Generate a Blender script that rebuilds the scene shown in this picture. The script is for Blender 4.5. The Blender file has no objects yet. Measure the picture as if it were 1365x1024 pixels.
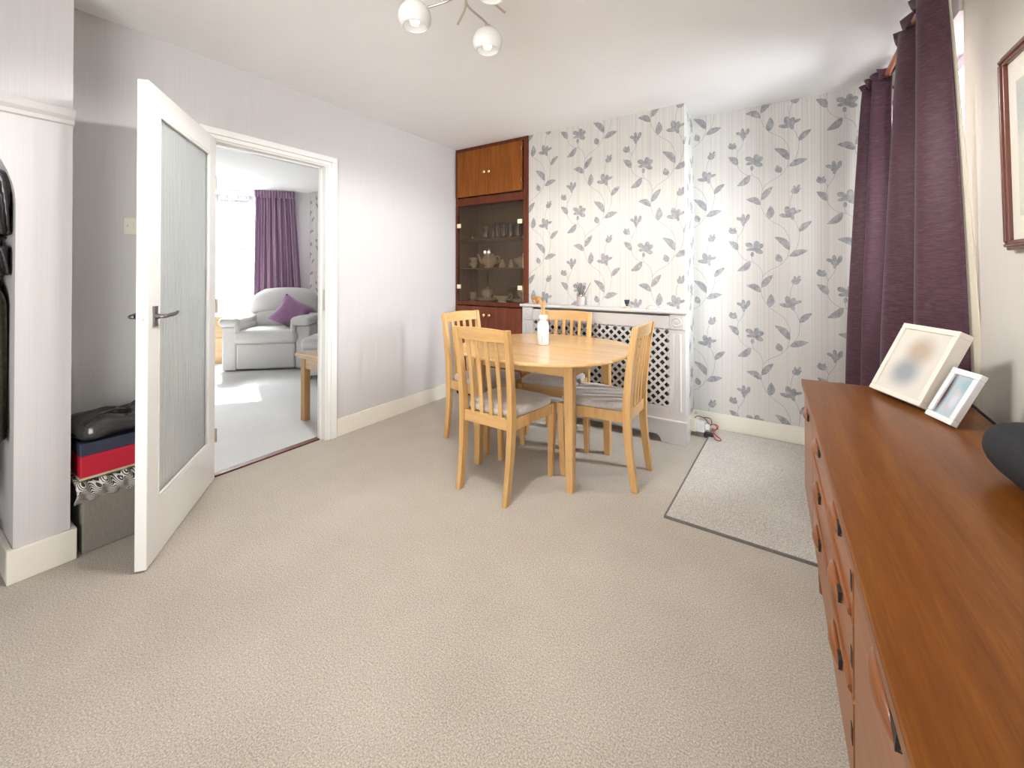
import bpy, bmesh, math, random
from mathutils import Vector, Matrix
random.seed(7)
PI = math.pi
SC = bpy.context.scene
COL = SC.collection

# ------------------------------------------------------------------ camera
FPX = 557.06
cam_d = bpy.data.cameras.new('camera')
cam_d.sensor_fit = 'HORIZONTAL'; cam_d.sensor_width = 36.0
cam_d.lens = FPX / 1365.0 * 36.0
cam_d.shift_y = -(512.0 - 360.0) / 1365.0
cam_d.clip_start = 0.03; cam_d.clip_end = 200
cam = bpy.data.objects.new('camera', cam_d); COL.objects.link(cam)
cam.location = (0, 0, 1.2)
cam.rotation_euler = (math.radians(90.4), 0, math.radians(33.027))
SC.camera = cam

# ------------------------------------------------------------------ world, sun, window light, exposure
W = bpy.data.worlds.new('sky'); SC.world = W; W.use_nodes = True
wn = W.node_tree.nodes; wl = W.node_tree.links; wn.clear()
wo = wn.new('ShaderNodeOutputWorld'); wb = wn.new('ShaderNodeBackground')
wb.inputs[0].default_value = (0.86, 0.93, 1.0, 1); wb.inputs[1].default_value = .42
wl.new(wb.outputs[0], wo.inputs[0])

def lamp(name, kind, loc, energy, color=(1, 1, 1), rot=(0, 0, 0), size=None, size_y=None, parent=None):
    d = bpy.data.lights.new(name, kind); d.energy = energy; d.color = color
    if kind == 'AREA':
        d.shape = 'RECTANGLE'; d.size = size; d.size_y = size_y
    elif kind == 'POINT': d.shadow_soft_size = size
    elif kind == 'SPOT':
        d.shadow_soft_size = size; d.spot_size = math.radians(179); d.spot_blend = .3
    elif kind == 'SUN': d.angle = size
    o = bpy.data.objects.new(name, d); COL.objects.link(o); o.location = loc; o.rotation_euler = rot
    if parent: o.parent = parent
    return o

def look(d):
    return Vector(d).to_track_quat('-Z', 'Y').to_euler()

lamp('sun', 'SUN', (-9, 5, 6), 16.0, (1.0, .95, .87), look((2.0, -.84, -1.70)), math.radians(.6))
# daylight entering at the window on the right, the window behind the photographer and the bay
lamp('window_daylight', 'AREA', (2.3, 3.0, 2.35), 1150, (.88, .94, 1.0), look((-1, -.05, -.40)), 2.6, 2.2)
lamp('garden_window_daylight', 'AREA', (1.3, -4.2, .7), 270, (1.0, .985, .965), look((-.25, 1, .12)), 5.4, 3.0)
lamp('bay_daylight', 'AREA', (-8.1, 4.05, 3.7), 2500, (.94, .97, 1.0), look((.72, -.62, -1.0)), 2.2, 1.8)
SC.view_settings.view_transform = 'Standard'
SC.view_settings.look = 'None'
SC.view_settings.exposure = 1.02
SC.view_settings.gamma = 1.0
SC.view_settings.use_curve_mapping = False

# ------------------------------------------------------------------ materials
MATS = {}
def nodes_of(name):
    m = bpy.data.materials.new(name); m.use_nodes = True
    nt = m.node_tree; b = nt.nodes.get('Principled BSDF')
    MATS[name] = m
    return m, nt, b

def N(nt, t, **kw):
    n = nt.nodes.new(t)
    for k, v in kw.items(): setattr(n, k, v)
    return n

def coords(nt, scale=(1, 1, 1), kind='Object', rot=(0, 0, 0)):
    tc = N(nt, 'ShaderNodeTexCoord'); mp = N(nt, 'ShaderNodeMapping')
    mp.inputs['Scale'].default_value = scale; mp.inputs['Rotation'].default_value = rot
    nt.links.new(tc.outputs[kind], mp.inputs[0]); return mp.outputs[0]

def noise(nt, vec, scale, detail=3, rough=.6, dist=0):
    n = N(nt, 'ShaderNodeTexNoise'); nt.links.new(vec, n.inputs['Vector'])
    n.inputs['Scale'].default_value = scale; n.inputs['Detail'].default_value = detail
    n.inputs['Roughness'].default_value = rough; n.inputs['Distortion'].default_value = dist
    return n.outputs['Fac']

def ramp(nt, fac, stops):
    r = N(nt, 'ShaderNodeValToRGB'); nt.links.new(fac, r.inputs[0])
    els = r.color_ramp.elements
    while len(els) < len(stops): els.new(.5)
    for e, (p, c) in zip(els, stops): e.position = p; e.color = (*c, 1)
    return r.outputs[0]

def bump(nt, b, h, strength, dist=.002):
    bp = N(nt, 'ShaderNodeBump'); bp.inputs['Strength'].default_value = strength
    bp.inputs['Distance'].default_value = dist
    nt.links.new(h, bp.inputs['Height']); nt.links.new(bp.outputs[0], b.inputs['Normal'])

def S(v): # srgb 0-255 -> linear
    return tuple(((c / 255) / 12.92 if c / 255 <= .04045 else ((c / 255 + .055) / 1.055) ** 2.4) for c in v)

def paint(name, col, rough=.5, var=.03, bump_s=.0, bscale=200, metal=0, coat=0, spec=.5):
    m, nt, b = nodes_of(name)
    v = coords(nt)
    n = noise(nt, v, 6, 4)
    lo = tuple(c * (1 - var) for c in col); hi = tuple(min(1, c * (1 + var)) for c in col)
    nt.links.new(ramp(nt, n, [(.3, lo), (.7, hi)]), b.inputs['Base Color'])
    b.inputs['Roughness'].default_value = rough; b.inputs['Metallic'].default_value = metal
    b.inputs['Coat Weight'].default_value = coat; b.inputs['Specular IOR Level'].default_value = spec
    if bump_s: bump(nt, b, noise(nt, v, bscale, 2), bump_s)
    return m

def wood(name, c0, c1, c2, axis='Y', rough=.35, scale=1.0, coat=.0, fine=1.0, spec=.5):
    m, nt, b = nodes_of(name)
    st = {'X': (1.2, 22, 22), 'Y': (22, 1.2, 22), 'Z': (22, 22, 1.2)}[axis]
    v = coords(nt, tuple(s * scale for s in st))
    n1 = noise(nt, v, 1.6, 4, .55, .6)
    v2 = coords(nt, tuple(s * scale * 5 * fine for s in st))
    n2 = noise(nt, v2, 2.0, 3, .6)
    mx = N(nt, 'ShaderNodeMix', data_type='FLOAT'); mx.inputs[0].default_value = .35
    nt.links.new(n1, mx.inputs[2]); nt.links.new(n2, mx.inputs[3])
    nt.links.new(ramp(nt, mx.outputs[0], [(.28, c0), (.5, c1), (.72, c2)]), b.inputs['Base Color'])
    b.inputs['Roughness'].default_value = rough
    b.inputs['Coat Weight'].default_value = coat; b.inputs['Coat Roughness'].default_value = .25
    b.inputs['Specular IOR Level'].default_value = spec
    bump(nt, b, n2, .08, .001)
    return m

def cloth(name, c0, c1, scale=(300, 300, 300), rough=.9, sheen=.2, bs=.3, big=None):
    m, nt, b = nodes_of(name)
    v = coords(nt, scale); n = noise(nt, v, 1, 3, .7)
    nt.links.new(ramp(nt, n, [(.3, c0), (.7, c1)]), b.inputs['Base Color'])
    b.inputs['Roughness'].default_value = rough; b.inputs['Sheen Weight'].default_value = sheen
    bump(nt, b, n, bs, .001)
    return m

def metal(name, col, rough=.3): return paint(name, col, rough, .04, metal=1)

def wallmat(name, c, stripes=(260, 260, 3), amt=.05, bs=.12):
    m, nt, b = nodes_of(name)
    v = coords(nt, stripes); n = noise(nt, v, 1, 3, .6)
    lo = tuple(x * (1 - amt) for x in c); hi = tuple(min(1, x * (1 + amt)) for x in c)
    nt.links.new(ramp(nt, n, [(.3, lo), (.7, hi)]), b.inputs['Base Color'])
    b.inputs['Roughness'].default_value = .75
    bump(nt, b, n, bs, .001)
    return m

wallmat('lilac_wallpaper', (.61, .588, .583), amt=.03)
wallmat('lamp_warmed_wallpaper', (.66, .625, .575), amt=.03)  # same paper as the lilac walls, warm lamp light put into its colour
wallmat('living_plaster', (.80, .80, .79), amt=.01, bs=.02)
paint('ceiling_white', (.88, .88, .88), .9, .01)
paint('gloss_cream', (.80, .76, .66), .32, .02)
paint('gloss_white', (.82, .815, .79), .25, .01)
paint('door_edge', (.74, .70, .62), .4, .02)
paint('pvc_white', (.85, .86, .88), .25, .005)
paint('cover_grey', (.60, .575, .56), .4, .015)
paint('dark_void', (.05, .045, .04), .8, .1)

# striped wallpaper ground
m, nt, b = nodes_of('floral_ground')
v = coords(nt, (230, 230, .25)); n = noise(nt, v, 1, 2, .7)
nt.links.new(ramp(nt, n, [(.32, (.46, .44, .405)), (.45, (.585, .565, .53)), (.66, (.635, .615, .58))]), b.inputs['Base Color'])
b.inputs['Roughness'].default_value = .7
# printed leaves and stems
m, nt, b = nodes_of('floral_print')
v = coords(nt); n = noise(nt, v, 38, 4, .65); n2 = noise(nt, coords(nt, (160, 160, .3)), 1, 2)
mx = N(nt, 'ShaderNodeMix', data_type='FLOAT'); mx.inputs[0].default_value = .3
nt.links.new(n, mx.inputs[2]); nt.links.new(n2, mx.inputs[3])
nt.links.new(ramp(nt, mx.outputs[0], [(.34, (.20, .197, .203)), (.5, (.30, .297, .307)), (.66, (.42, .418, .425))]), b.inputs['Base Color'])
b.inputs['Roughness'].default_value = .55
paint('floral_stem', (.30, .29, .285), .6, .08)

# carpets
def carpet(name, c0, c1, c2, sc=260, bs=.9):
    m, nt, b = nodes_of(name)
    v = coords(nt); n = noise(nt, v, sc, 3, .7); big = noise(nt, v, 2.3, 3)
    mx = N(nt, 'ShaderNodeMix', data_type='FLOAT'); mx.inputs[0].default_value = .13
    nt.links.new(n, mx.inputs[2]); nt.links.new(big, mx.inputs[3])
    nt.links.new(ramp(nt, mx.outputs[0], [(.33, c0), (.5, c1), (.66, c2)]), b.inputs['Base Color'])
    b.inputs['Roughness'].default_value = 1; b.inputs['Sheen Weight'].default_value = .25
    b.inputs['Specular IOR Level'].default_value = .1
    bump(nt, b, n, bs, .004)
carpet('carpet_beige', (.27, .232, .185), (.50, .440, .365), (.73, .665, .585), 210)
carpet('carpet_window_lit', (.32, .285, .245), (.56, .515, .465), (.80, .75, .69), 170, .8)  # alcove offcut, made paler: window light put into the colour
carpet('carpet_living', (.46, .45, .44), (.66, .65, .64), (.80, .79, .78), 200, .5)
cloth('rug_edge', (.10, .09, .085), (.22, .20, .18))

wood('teak_top', (.118, .033, .0050), (.180, .058, .0085), (.255, .096, .016), 'Y', .30, .8, .0, 1.6, .2)
wood('teak', (.19, .066, .020), (.275, .100, .031), (.345, .135, .046), 'Y', .32, .9, .0, 1.0, .3)
wood('teak_handle', (.17, .055, .018), (.245, .083, .027), (.31, .112, .040), 'Y', .3, 1.0, .0, 1.0, .35)
paint('recess_shade', (.02, .013, .012), .7, .1)  # near-black standing for the shade inside finger recesses
wood('cupboard_ply', (.13, .034, .005), (.235, .072, .011), (.33, .112, .020), 'Z', .45, 1.0, .0, 1.0, .2)
wood('cupboard_red', (.085, .022, .012), (.17, .045, .022), (.26, .075, .035), 'Z', .45, 1.0, .0, 1.0, .25)
wood('mahogany', (.07, .017, .008), (.115, .028, .012), (.165, .043, .018), 'Z', .45, 1.0, .0, 1.0, .25)
wood('cupboard_inside', (.26, .19, .12), (.34, .26, .17), (.42, .33, .22), 'Z', .5, 1.0)
wood('pine', (.47, .255, .085), (.585, .345, .130), (.67, .43, .195), 'Z', .32, .6, .2)
wood('pine_top', (.52, .285, .105), (.635, .385, .17), (.71, .475, .245), 'X', .2, .45, .35)
wood('pine_rail', (.48, .265, .09), (.60, .36, .14), (.68, .445, .21), 'X', .32, .6, .2)
wood('oak_pale', (.55, .36, .19), (.66, .46, .27), (.74, .56, .36), 'X', .4, .8, .1)
wood('oak_leg', (.40, .22, .08), (.50, .29, .11), (.58, .36, .16), 'Z', .4, .8, .1)
wood('pole_wood', (.20, .07, .03), (.30, .11, .05), (.38, .16, .08), 'Y', .35, 1.0, .2)
wood('frame_wood', (.075, .02, .014), (.13, .034, .02), (.20, .058, .03), 'Z', .28, 1.5, .4)
cloth('suede_seat', (.37, .335, .30), (.50, .46, .42), (60, 60, 60), .85, .5, .15)
cloth('cream_upholstery', (.58, .565, .55), (.70, .69, .675), (160, 160, 160), .9, .3, .2)
cloth('purple_cloth', (.28, .13, .27), (.42, .22, .40), (90, 90, 90), .7, .5, .15)
m, nt, b = nodes_of('curtain_purple')
v = coords(nt, (40, 40, 420)); n = noise(nt, v, 1, 3, .6); n2 = noise(nt, coords(nt, (18, 18, 700)), 1, 2, .7)
mx = N(nt, 'ShaderNodeMix', data_type='FLOAT'); mx.inputs[0].default_value = .5
nt.links.new(n, mx.inputs[2]); nt.links.new(n2, mx.inputs[3])
nt.links.new(ramp(nt, mx.outputs[0], [(.32, (.038, .0135, .022)), (.5, (.076, .031, .046)), (.68, (.150, .076, .102))]), b.inputs['Base Color'])
b.inputs['Roughness'].default_value = .5; b.inputs['Sheen Weight'].default_value = .06; b.inputs['Specular IOR Level'].default_value = .3
bump(nt, b, mx.outputs[0], .2, .001)
m, nt, b = nodes_of('curtain_mauve')
v = coords(nt, (30, 30, 300)); n = noise(nt, v, 1, 3, .6)
nt.links.new(ramp(nt, n, [(.3, (.30, .17, .30)), (.7, (.44, .28, .43))]), b.inputs['Base Color'])
b.inputs['Roughness'].default_value = .6; b.inputs['Sheen Weight'].default_value = .4
cloth('lining_cream', (.62, .56, .44), (.72, .66, .54), (200, 200, 200), .85, .2, .1)

def seethrough(name, tcol, rough, mixfac, spec_col=(1, 1, 1), transl=None):
    m = bpy.data.materials.new(name); m.use_nodes = True; MATS[name] = m
    nt = m.node_tree; nt.nodes.clear()
    o = N(nt, 'ShaderNodeOutputMaterial'); t = N(nt, 'ShaderNodeBsdfTransparent')
    t.inputs[0].default_value = (*tcol, 1)
    if transl:
        g = N(nt, 'ShaderNodeBsdfTranslucent'); g.inputs[0].default_value = (*transl, 1)
        g2 = N(nt, 'ShaderNodeBsdfDiffuse'); g2.inputs[0].default_value = (*transl, 1)
        ad = N(nt, 'ShaderNodeMixShader'); ad.inputs[0].default_value = .5
        nt.links.new(g.outputs[0], ad.inputs[1]); nt.links.new(g2.outputs[0], ad.inputs[2]); gs = ad.outputs[0]
    else:
        g = N(nt, 'ShaderNodeBsdfGlossy'); g.inputs[0].default_value = (*spec_col, 1)
        g.inputs['Roughness'].default_value = rough; gs = g.outputs[0]
    mx = N(nt, 'ShaderNodeMixShader'); mx.inputs[0].default_value = mixfac
    nt.links.new(t.outputs[0], mx.inputs[1]); nt.links.new(gs, mx.inputs[2]); nt.links.new(mx.outputs[0], o.inputs[0])
    return m, nt, mx
seethrough('clear_glass', (.97, .98, .98), .02, .06)
m_, nt, mx = seethrough('smoked_glass', (.66, .60, .52), .03, .03)
seethrough('tumbler_glass', (.90, .90, .88), .08, .30)
m_, nt, mx = seethrough('net_curtain', (1, 1, 1), .5, .5, transl=(.40, .41, .42))
v = coords(nt, (70, 70, 4)); n = noise(nt, v, 1, 3, .7)
r = N(nt, 'ShaderNodeMapRange'); nt.links.new(n, r.inputs[0])
r.inputs[1].default_value = .35; r.inputs[2].default_value = .65; r.inputs[3].default_value = .18; r.inputs[4].default_value = .62
nt.links.new(r.outputs[0], mx.inputs[0])
# reeded glass: vertical flutes are geometry, slightly frosted
m, nt, b = nodes_of('reeded_glass')
b.inputs['Base Color'].default_value = (.95, .985, .98, 1); b.inputs['Transmission Weight'].default_value = 1
b.inputs['Roughness'].default_value = .05; b.inputs['IOR'].default_value = 1.45
tr = N(nt, 'ShaderNodeBsdfTranslucent'); tr.inputs[0].default_value = (.9, .95, .95, 1)
df = N(nt, 'ShaderNodeBsdfDiffuse'); df.inputs[0].default_value = (.90, .94, .94, 1)
m1 = N(nt, 'ShaderNodeMixShader'); m1.inputs[0].default_value = .55; nt.links.new(tr.outputs[0], m1.inputs[1]); nt.links.new(df.outputs[0], m1.inputs[2])
m2 = N(nt, 'ShaderNodeMixShader'); m2.inputs[0].default_value = .38; nt.links.new(b.outputs[0], m2.inputs[1]); nt.links.new(m1.outputs[0], m2.inputs[2])
nt.links.new(m2.outputs[0], nt.nodes['Material Output'].inputs[0])
# opal glass of the lamp
m, nt, b = nodes_of('opal_glass')
b.inputs['Base Color'].default_value = (.93, .92, .90, 1); b.inputs['Roughness'].default_value = .25
b.inputs['Transmission Weight'].default_value = .0; b.inputs['Subsurface Weight'].default_value = 0
tr = N(nt, 'ShaderNodeBsdfTranslucent'); tr.inputs[0].default_value = (1, .98, .95, 1)
mx = N(nt, 'ShaderNodeMixShader'); mx.inputs[0].default_value = .25
out = nt.nodes['Material Output']
nt.links.new(b.outputs[0], mx.inputs[1]); nt.links.new(tr.outputs[0], mx.inputs[2]); nt.links.new(mx.outputs[0], out.inputs[0])
m, nt, b = nodes_of('bulb_glow')
b.inputs['Emission Color'].default_value = (1, .96, .92, 1); b.inputs['Emission Strength'].default_value = .8
metal('brass', (.78, .60, .30), .25)
metal('brushed_nickel', (.62, .56, .48), .3)
metal('pewter', (.22, .21, .21), .35)
paint('knob_ivory', (.75, .68, .50), .3)
paint('porcelain', (.80, .77, .70), .25, .02)
paint('plastic_white', (.80, .80, .80), .35, .01)
paint('plastic_ivory', (.76, .73, .62), .4, .01)
paint('plastic_black', (.02, .02, .02), .4, .1)
paint('cable_red', (.45, .05, .07), .4, .05)
paint('cable_brown', (.12, .05, .04), .5, .05)
paint('shiny_black', (.035, .033, .035), .18, .1, spec=.7)
paint('leather_black', (.03, .028, .03), .3, .15, .3, 60)
cloth('olive_cloth', (.055, .055, .035), (.10, .098, .065), (60, 60, 60), .95, .0)
cloth('navy_cloth', (.012, .012, .022), (.03, .03, .045), (60, 60, 60), .95, .0)
paint('navy_card', (.03, .035, .065), .5, .05)
paint('red_card', (.50, .008, .030), .5, .04)
paint('foil_gold', (.55, .45, .28), .3, .25)
cloth('storage_grey', (.20, .178, .15), (.26, .235, .20), (400, 400, 30), .85, .1, .2)
m, nt, b = nodes_of('striped_bag')
wv = N(nt, 'ShaderNodeTexWave'); wv.inputs['Scale'].default_value = 46; wv.inputs['Distortion'].default_value = 3.0
wv.inputs['Detail'].default_value = 2; wv.inputs['Detail Scale'].default_value = .6
nt.links.new(coords(nt, (1, 1, 1), rot=(.4, .7, .3)), wv.inputs[0])
nt.links.new(ramp(nt, wv.outputs['Fac'], [(.42, (.03, .03, .03)), (.55, (.72, .69, .64))]), b.inputs['Base Color'])
b.inputs['Roughness'].default_value = .4
cloth('speaker_mesh', (.006, .0065, .009), (.020, .021, .027), (600, 600, 600), .85, .0, .5)
paint('speaker_panel', (.16, .16, .17), .4)
paint('frame_white', (.80, .75, .66), .4, .01)
paint('frame_white_cool', (.82, .82, .82), .35, .01)
paint('mat_cream', (.74, .70, .62), .6, .01)
def photo_print(name, ground, blobs, scale, dist=.0):
    m, nt, b = nodes_of(name)
    tc = N(nt, 'ShaderNodeTexCoord'); cur = None
    col = N(nt, 'ShaderNodeRGB'); col.outputs[0].default_value = (*ground, 1); cur = col.outputs[0]
    for (cx, cy, rx, ry, c) in blobs:
        mp = N(nt, 'ShaderNodeMapping'); mp.vector_type = 'TEXTURE'
        mp.inputs['Location'].default_value = (cx, cy, 0); mp.inputs['Scale'].default_value = (rx, ry, 1)
        nt.links.new(tc.outputs['UV'], mp.inputs[0])
        ln = N(nt, 'ShaderNodeVectorMath', operation='LENGTH'); nt.links.new(mp.outputs[0], ln.inputs[0])
        mr = N(nt, 'ShaderNodeMapRange'); mr.interpolation_type = 'SMOOTHSTEP'
        nt.links.new(ln.outputs['Value'], mr.inputs[0])
        mr.inputs[1].default_value = .2; mr.inputs[2].default_value = 1; mr.inputs[3].default_value = 1; mr.inputs[4].default_value = 0
        mx = N(nt, 'ShaderNodeMix', data_type='RGBA'); nt.links.new(mr.outputs[0], mx.inputs[0])
        nt.links.new(cur, mx.inputs[6]); mx.inputs[7].default_value = (*c, 1); cur = mx.outputs[2]
    nt.links.new(cur, b.inputs['Base Color']); b.inputs['Roughness'].default_value = .25
photo_print('photo_blurred', (.70, .66, .59), [(.53, .68, .42, .34, (.48, .38, .29)), (.45, .33, .44, .34, (.31, .33, .355))], 1)
photo_print('photo_small', (.42, .52, .58), [(.0, .5, .30, .9, (.06, .03, .03)), (.62, .40, .30, .34, (.62, .63, .68)), (.55, .62, .18, .14, (.60, .52, .50)), (.8, .8, .4, .25, (.32, .46, .52)), (.4, .18, .2, .15, (.55, .50, .52))], 1)
photo_print('picture_print', (.66, .64, .56), [(.2, .7, .3, .2, (.50, .52, .50)), (.6, .4, .4, .3, (.52, .48, .38))], 1)
paint('figurine_wood', (.45, .22, .07), .4, .1)
paint('reed_dark', (.05, .045, .05), .6, .1)
paint('reed_tan', (.62, .38, .18), .6, .1)
paint('diffuser_glass', (.42, .36, .36), .12, .15, coat=.6)
paint('goblet_navy', (.015, .03, .05), .2, .1, coat=.5)
paint('bottle_white', (.82, .82, .83), .22, .005)
paint('silver_white', (.75, .74, .72), .15, .05, metal=.4)

# ------------------------------------------------------------------ mesh helpers
class MB:
    def __init__(s): s.v = []; s.f = []; s.mi = []; s.sm = []; s.uv = {}
    def add(s, vs, fs, mi=0, smooth=False):
        o = len(s.v); s.v += [tuple(x) for x in vs]
        for f in fs: s.f.append([i + o for i in f]); s.mi.append(mi); s.sm.append(smooth)
        return s
    def box(s, x0, x1, y0, y1, z0, z1, mi=0):
        if x0 > x1: x0, x1 = x1, x0
        if y0 > y1: y0, y1 = y1, y0
        if z0 > z1: z0, z1 = z1, z0
        vs = [(x0, y0, z0), (x1, y0, z0), (x1, y1, z0), (x0, y1, z0), (x0, y0, z1), (x1, y0, z1), (x1, y1, z1), (x0, y1, z1)]
        return s.add(vs, [(0, 3, 2, 1), (4, 5, 6, 7), (0, 1, 5, 4), (1, 2, 6, 5), (2, 3, 7, 6), (3, 0, 4, 7)], mi)
    def prism(s, poly, a0, a1, axis='z', mi=0, smooth=False):
        n = len(poly)
        def P(p, a): return {'z': (p[0], p[1], a), 'y': (p[0], a, p[1]), 'x': (a, p[0], p[1])}[axis]
        vs = [P(p, a0) for p in poly] + [P(p, a1) for p in poly]
        s.add(vs, [list(range(n))[::-1], [i + n for i in range(n)]], mi)
        o = len(s.v) - 2 * n
        for i in range(n):
            s.f.append([o + i, o + (i + 1) % n, o + n + (i + 1) % n, o + n + i]); s.mi.append(mi); s.sm.append(smooth)
        return s
    def lathe(s, prof, c=(0, 0, 0), n=20, mi=0, smooth=True, sx=1, sy=1, M=None):
        vs = []; fs = []
        for r, z in prof:
            for i in range(n):
                a = 2 * PI * i / n; p = Vector((r * math.cos(a) * sx, r * math.sin(a) * sy, z))
                if M: p = M @ p
                vs.append((p.x + c[0], p.y + c[1], p.z + c[2]))
        for j in range(len(prof) - 1):
            for i in range(n):
                k = (i + 1) % n; fs.append((j * n + i, j * n + k, (j + 1) * n + k, (j + 1) * n + i))
        if prof[0][0] > 1e-5: fs.append(tuple(range(n))[::-1])
        if prof[-1][0] > 1e-5: fs.append(tuple((len(prof) - 1) * n + i for i in range(n)))
        return s.add(vs, fs, mi, smooth)
    def tube(s, pts, r, n=8, mi=0, smooth=True, caps=True):
        pts = [Vector(p) for p in pts]; vs = []; fs = []
        rr = r if isinstance(r, (list, tuple)) else [r] * len(pts)
        up = None
        for i, p in enumerate(pts):
            t = (pts[min(i + 1, len(pts) - 1)] - pts[max(i - 1, 0)]).normalized()
            if up is None:
                up = Vector((0, 0, 1)) if abs(t.z) < .9 else Vector((1, 0, 0))
            a = t.cross(up).normalized(); bb = a.cross(t).normalized(); up = bb
            for k in range(n):
                w = 2 * PI * k / n; q = p + a * math.cos(w) * rr[i] + bb * math.sin(w) * rr[i]; vs.append(q)
        for j in range(len(pts) - 1):
            for k in range(n):
                l = (k + 1) % n; fs.append((j * n + k, j * n + l, (j + 1) * n + l, (j + 1) * n + k))
        s.add(vs, fs, mi, smooth)
        if caps: s.add(vs[:n], [tuple(range(n))], mi); s.add(vs[-n:], [tuple(range(n))[::-1]], mi)
        return s
    def loft(s, rings, mi=0, smooth=True, cap0=True, cap1=True):
        n = len(rings[0]); vs = [p for r in rings for p in r]; fs = []
        for j in range(len(rings) - 1):
            for k in range(n):
                l = (k + 1) % n; fs.append((j * n + k, j * n + l, (j + 1) * n + l, (j + 1) * n + k))
        if cap0: fs.append(tuple(range(n))[::-1])
        if cap1: fs.append(tuple((len(rings) - 1) * n + k for k in range(n)))
        return s.add(vs, fs, mi, smooth)
    def grid(s, fn, nu, nv, mi=0, smooth=True):
        vs = [fn(i / nu, j / nv) for j in range(nv + 1) for i in range(nu + 1)]
        fs = [(j * (nu + 1) + i, j * (nu + 1) + i + 1, (j + 1) * (nu + 1) + i + 1, (j + 1) * (nu + 1) + i) for j in range(nv) for i in range(nu)]
        return s.add(vs, fs, mi, smooth)
    def build(s, name, mats, parent=None, bevel=0, seg=2, solid=0, sub=0, loc=None, rot=None, fix=True):
        me = bpy.data.meshes.new(name)
        me.from_pydata(s.v, [], s.f)
        if isinstance(mats, str): mats = [mats]
        for k in mats: me.materials.append(MATS[k])
        for p, mi, sm in zip(me.polygons, s.mi, s.sm): p.material_index = mi; p.use_smooth = sm
        if fix:
            bm = bmesh.new(); bm.from_mesh(me); bmesh.ops.recalc_face_normals(bm, faces=bm.faces); bm.to_mesh(me); bm.free()
        me.update()
        o = bpy.data.objects.new(name, me); COL.objects.link(o)
        if parent: o.parent = parent
        if loc: o.location = loc
        if rot: o.rotation_euler = rot
        if solid:
            md = o.modifiers.new('solid', 'SOLIDIFY'); md.thickness = solid; md.offset = 0
        if bevel:
            md = o.modifiers.new('bevel', 'BEVEL'); md.width = bevel; md.segments = seg; md.limit_method = 'ANGLE'
            md.angle_limit = math.radians(40)
            if seg > 2:
                for p in me.polygons: p.use_smooth = True
                md.harden_normals = True
        if sub:
            md = o.modifiers.new('sub', 'SUBSURF'); md.levels = sub; md.render_levels = sub
        return o

def box(name, mats, x0, x1, y0, y1, z0, z1, parent=None, bevel=0, seg=2):
    return MB().box(x0, x1, y0, y1, z0, z1).build(name, mats, parent, bevel, seg)

def tag(o, label, cat, group=None):
    o['label'] = label; o['category'] = cat
    if group: o['group'] = group
    return o
def struct(o, label=None):
    o['kind'] = 'structure'
    if label: o['label'] = label
    return o
def thing(name, label, cat, loc=(0, 0, 0), rz=0, group=None):
    o = bpy.data.objects.new(name, None); COL.objects.link(o); o.location = loc; o.rotation_euler = (0, 0, rz)
    o.empty_display_size = .1
    return tag(o, label, cat, group)
def copy_tree(o, parent=None):
    c = o.copy(); COL.objects.link(c); c.parent = parent
    for ch in o.children: copy_tree(ch, c)
    return c

def catmull(pts, k=6):
    P = [Vector(p) for p in pts]; out = []
    for i in range(len(P) - 1):
        a = P[max(i - 1, 0)]; b_ = P[i]; c = P[i + 1]; d = P[min(i + 2, len(P) - 1)]
        for j in range(k):
            t = j / k
            out.append(.5 * ((2 * b_) + (c - a) * t + (2 * a - 5 * b_ + 4 * c - d) * t * t + (3 * b_ - a - 3 * c + d) * t ** 3))
    out.append(P[-1]); return out

# ------------------------------------------------------------------ room constants
L = -2.755; PX = -2.51; R = .60; DB = 3.213; DR = 3.565; H = 2.43; YR = -1.30
BRX0, BRX1 = -1.909, -.600
DY0, DY1, DZ = 1.085, 1.785, 1.965      # door opening
TH = .085                               # partition thickness

# ------------------------------------------------------------------ floor, ceiling, walls
struct(box('floor', 'carpet_beige', L - .055, R + .3, YR - .1, DR + .1, -.05, 0))
struct(box('floor', 'carpet_living', -8.2, L - .085, -1.0, 4.2, -.05, 0))
struct(box('trim_1', 'mahogany', L - .098, L - .046, DY0, DY1, -.04, .009, bevel=.003))
struct(box('ceiling', 'ceiling_white', L - .02, R + .3, YR - .1, DR + .1, H, H + .1))
struct(MB().prism([(L - .02, -1.1), (L - .02, 3.86), (-6.31, 3.86), (-8.2, 1.65), (-8.2, -1.1)], H, H + .1, 'z').build('ceiling', 'ceiling_white'))

# left wall with the doorway
w = MB()
w.box(L - TH, L, .465, DY0 - .03, 0, H); w.box(L - TH, L, DY1 + .03, DR + .1, 0, H); w.box(L - TH, L, DY0 - .03, DY1 + .03, DZ + .03, H)
struct(w.build('wall_left', 'lilac_wallpaper'))
# projecting wall with arched cupboard opening
AY0, AY1, AZ = -.49, .31, 1.466
w = MB()
w.box(L - TH, PX, AY1, .465, 0, H); w.box(L - TH, PX, YR - .1, AY0, 0, H)
rr = (AY1 - AY0) / 2; yc = (AY0 + AY1) / 2; nseg = 28
for i in range(nseg):
    a0 = PI - PI * i / nseg; a1 = PI - PI * (i + 1) / nseg
    p0 = (yc + rr * math.cos(a0), AZ + rr * math.sin(a0)); p1 = (yc + rr * math.cos(a1), AZ + rr * math.sin(a1))
    w.prism([p0, p1, (p1[0], H), (p0[0], H)], L - TH, PX, 'x')
struct(w.build('wall_pier', 'lilac_wallpaper'))
w = MB()   # the cupboard space behind the arch
w.box(-3.5, L - TH, AY1, AY1 + .05, 0, H); w.box(-3.5, L - TH, AY0 - .15, AY0 - .10, 0, H); w.box(-3.55, -3.5, AY0 - .15, AY1 + .05, 0, H)
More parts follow.
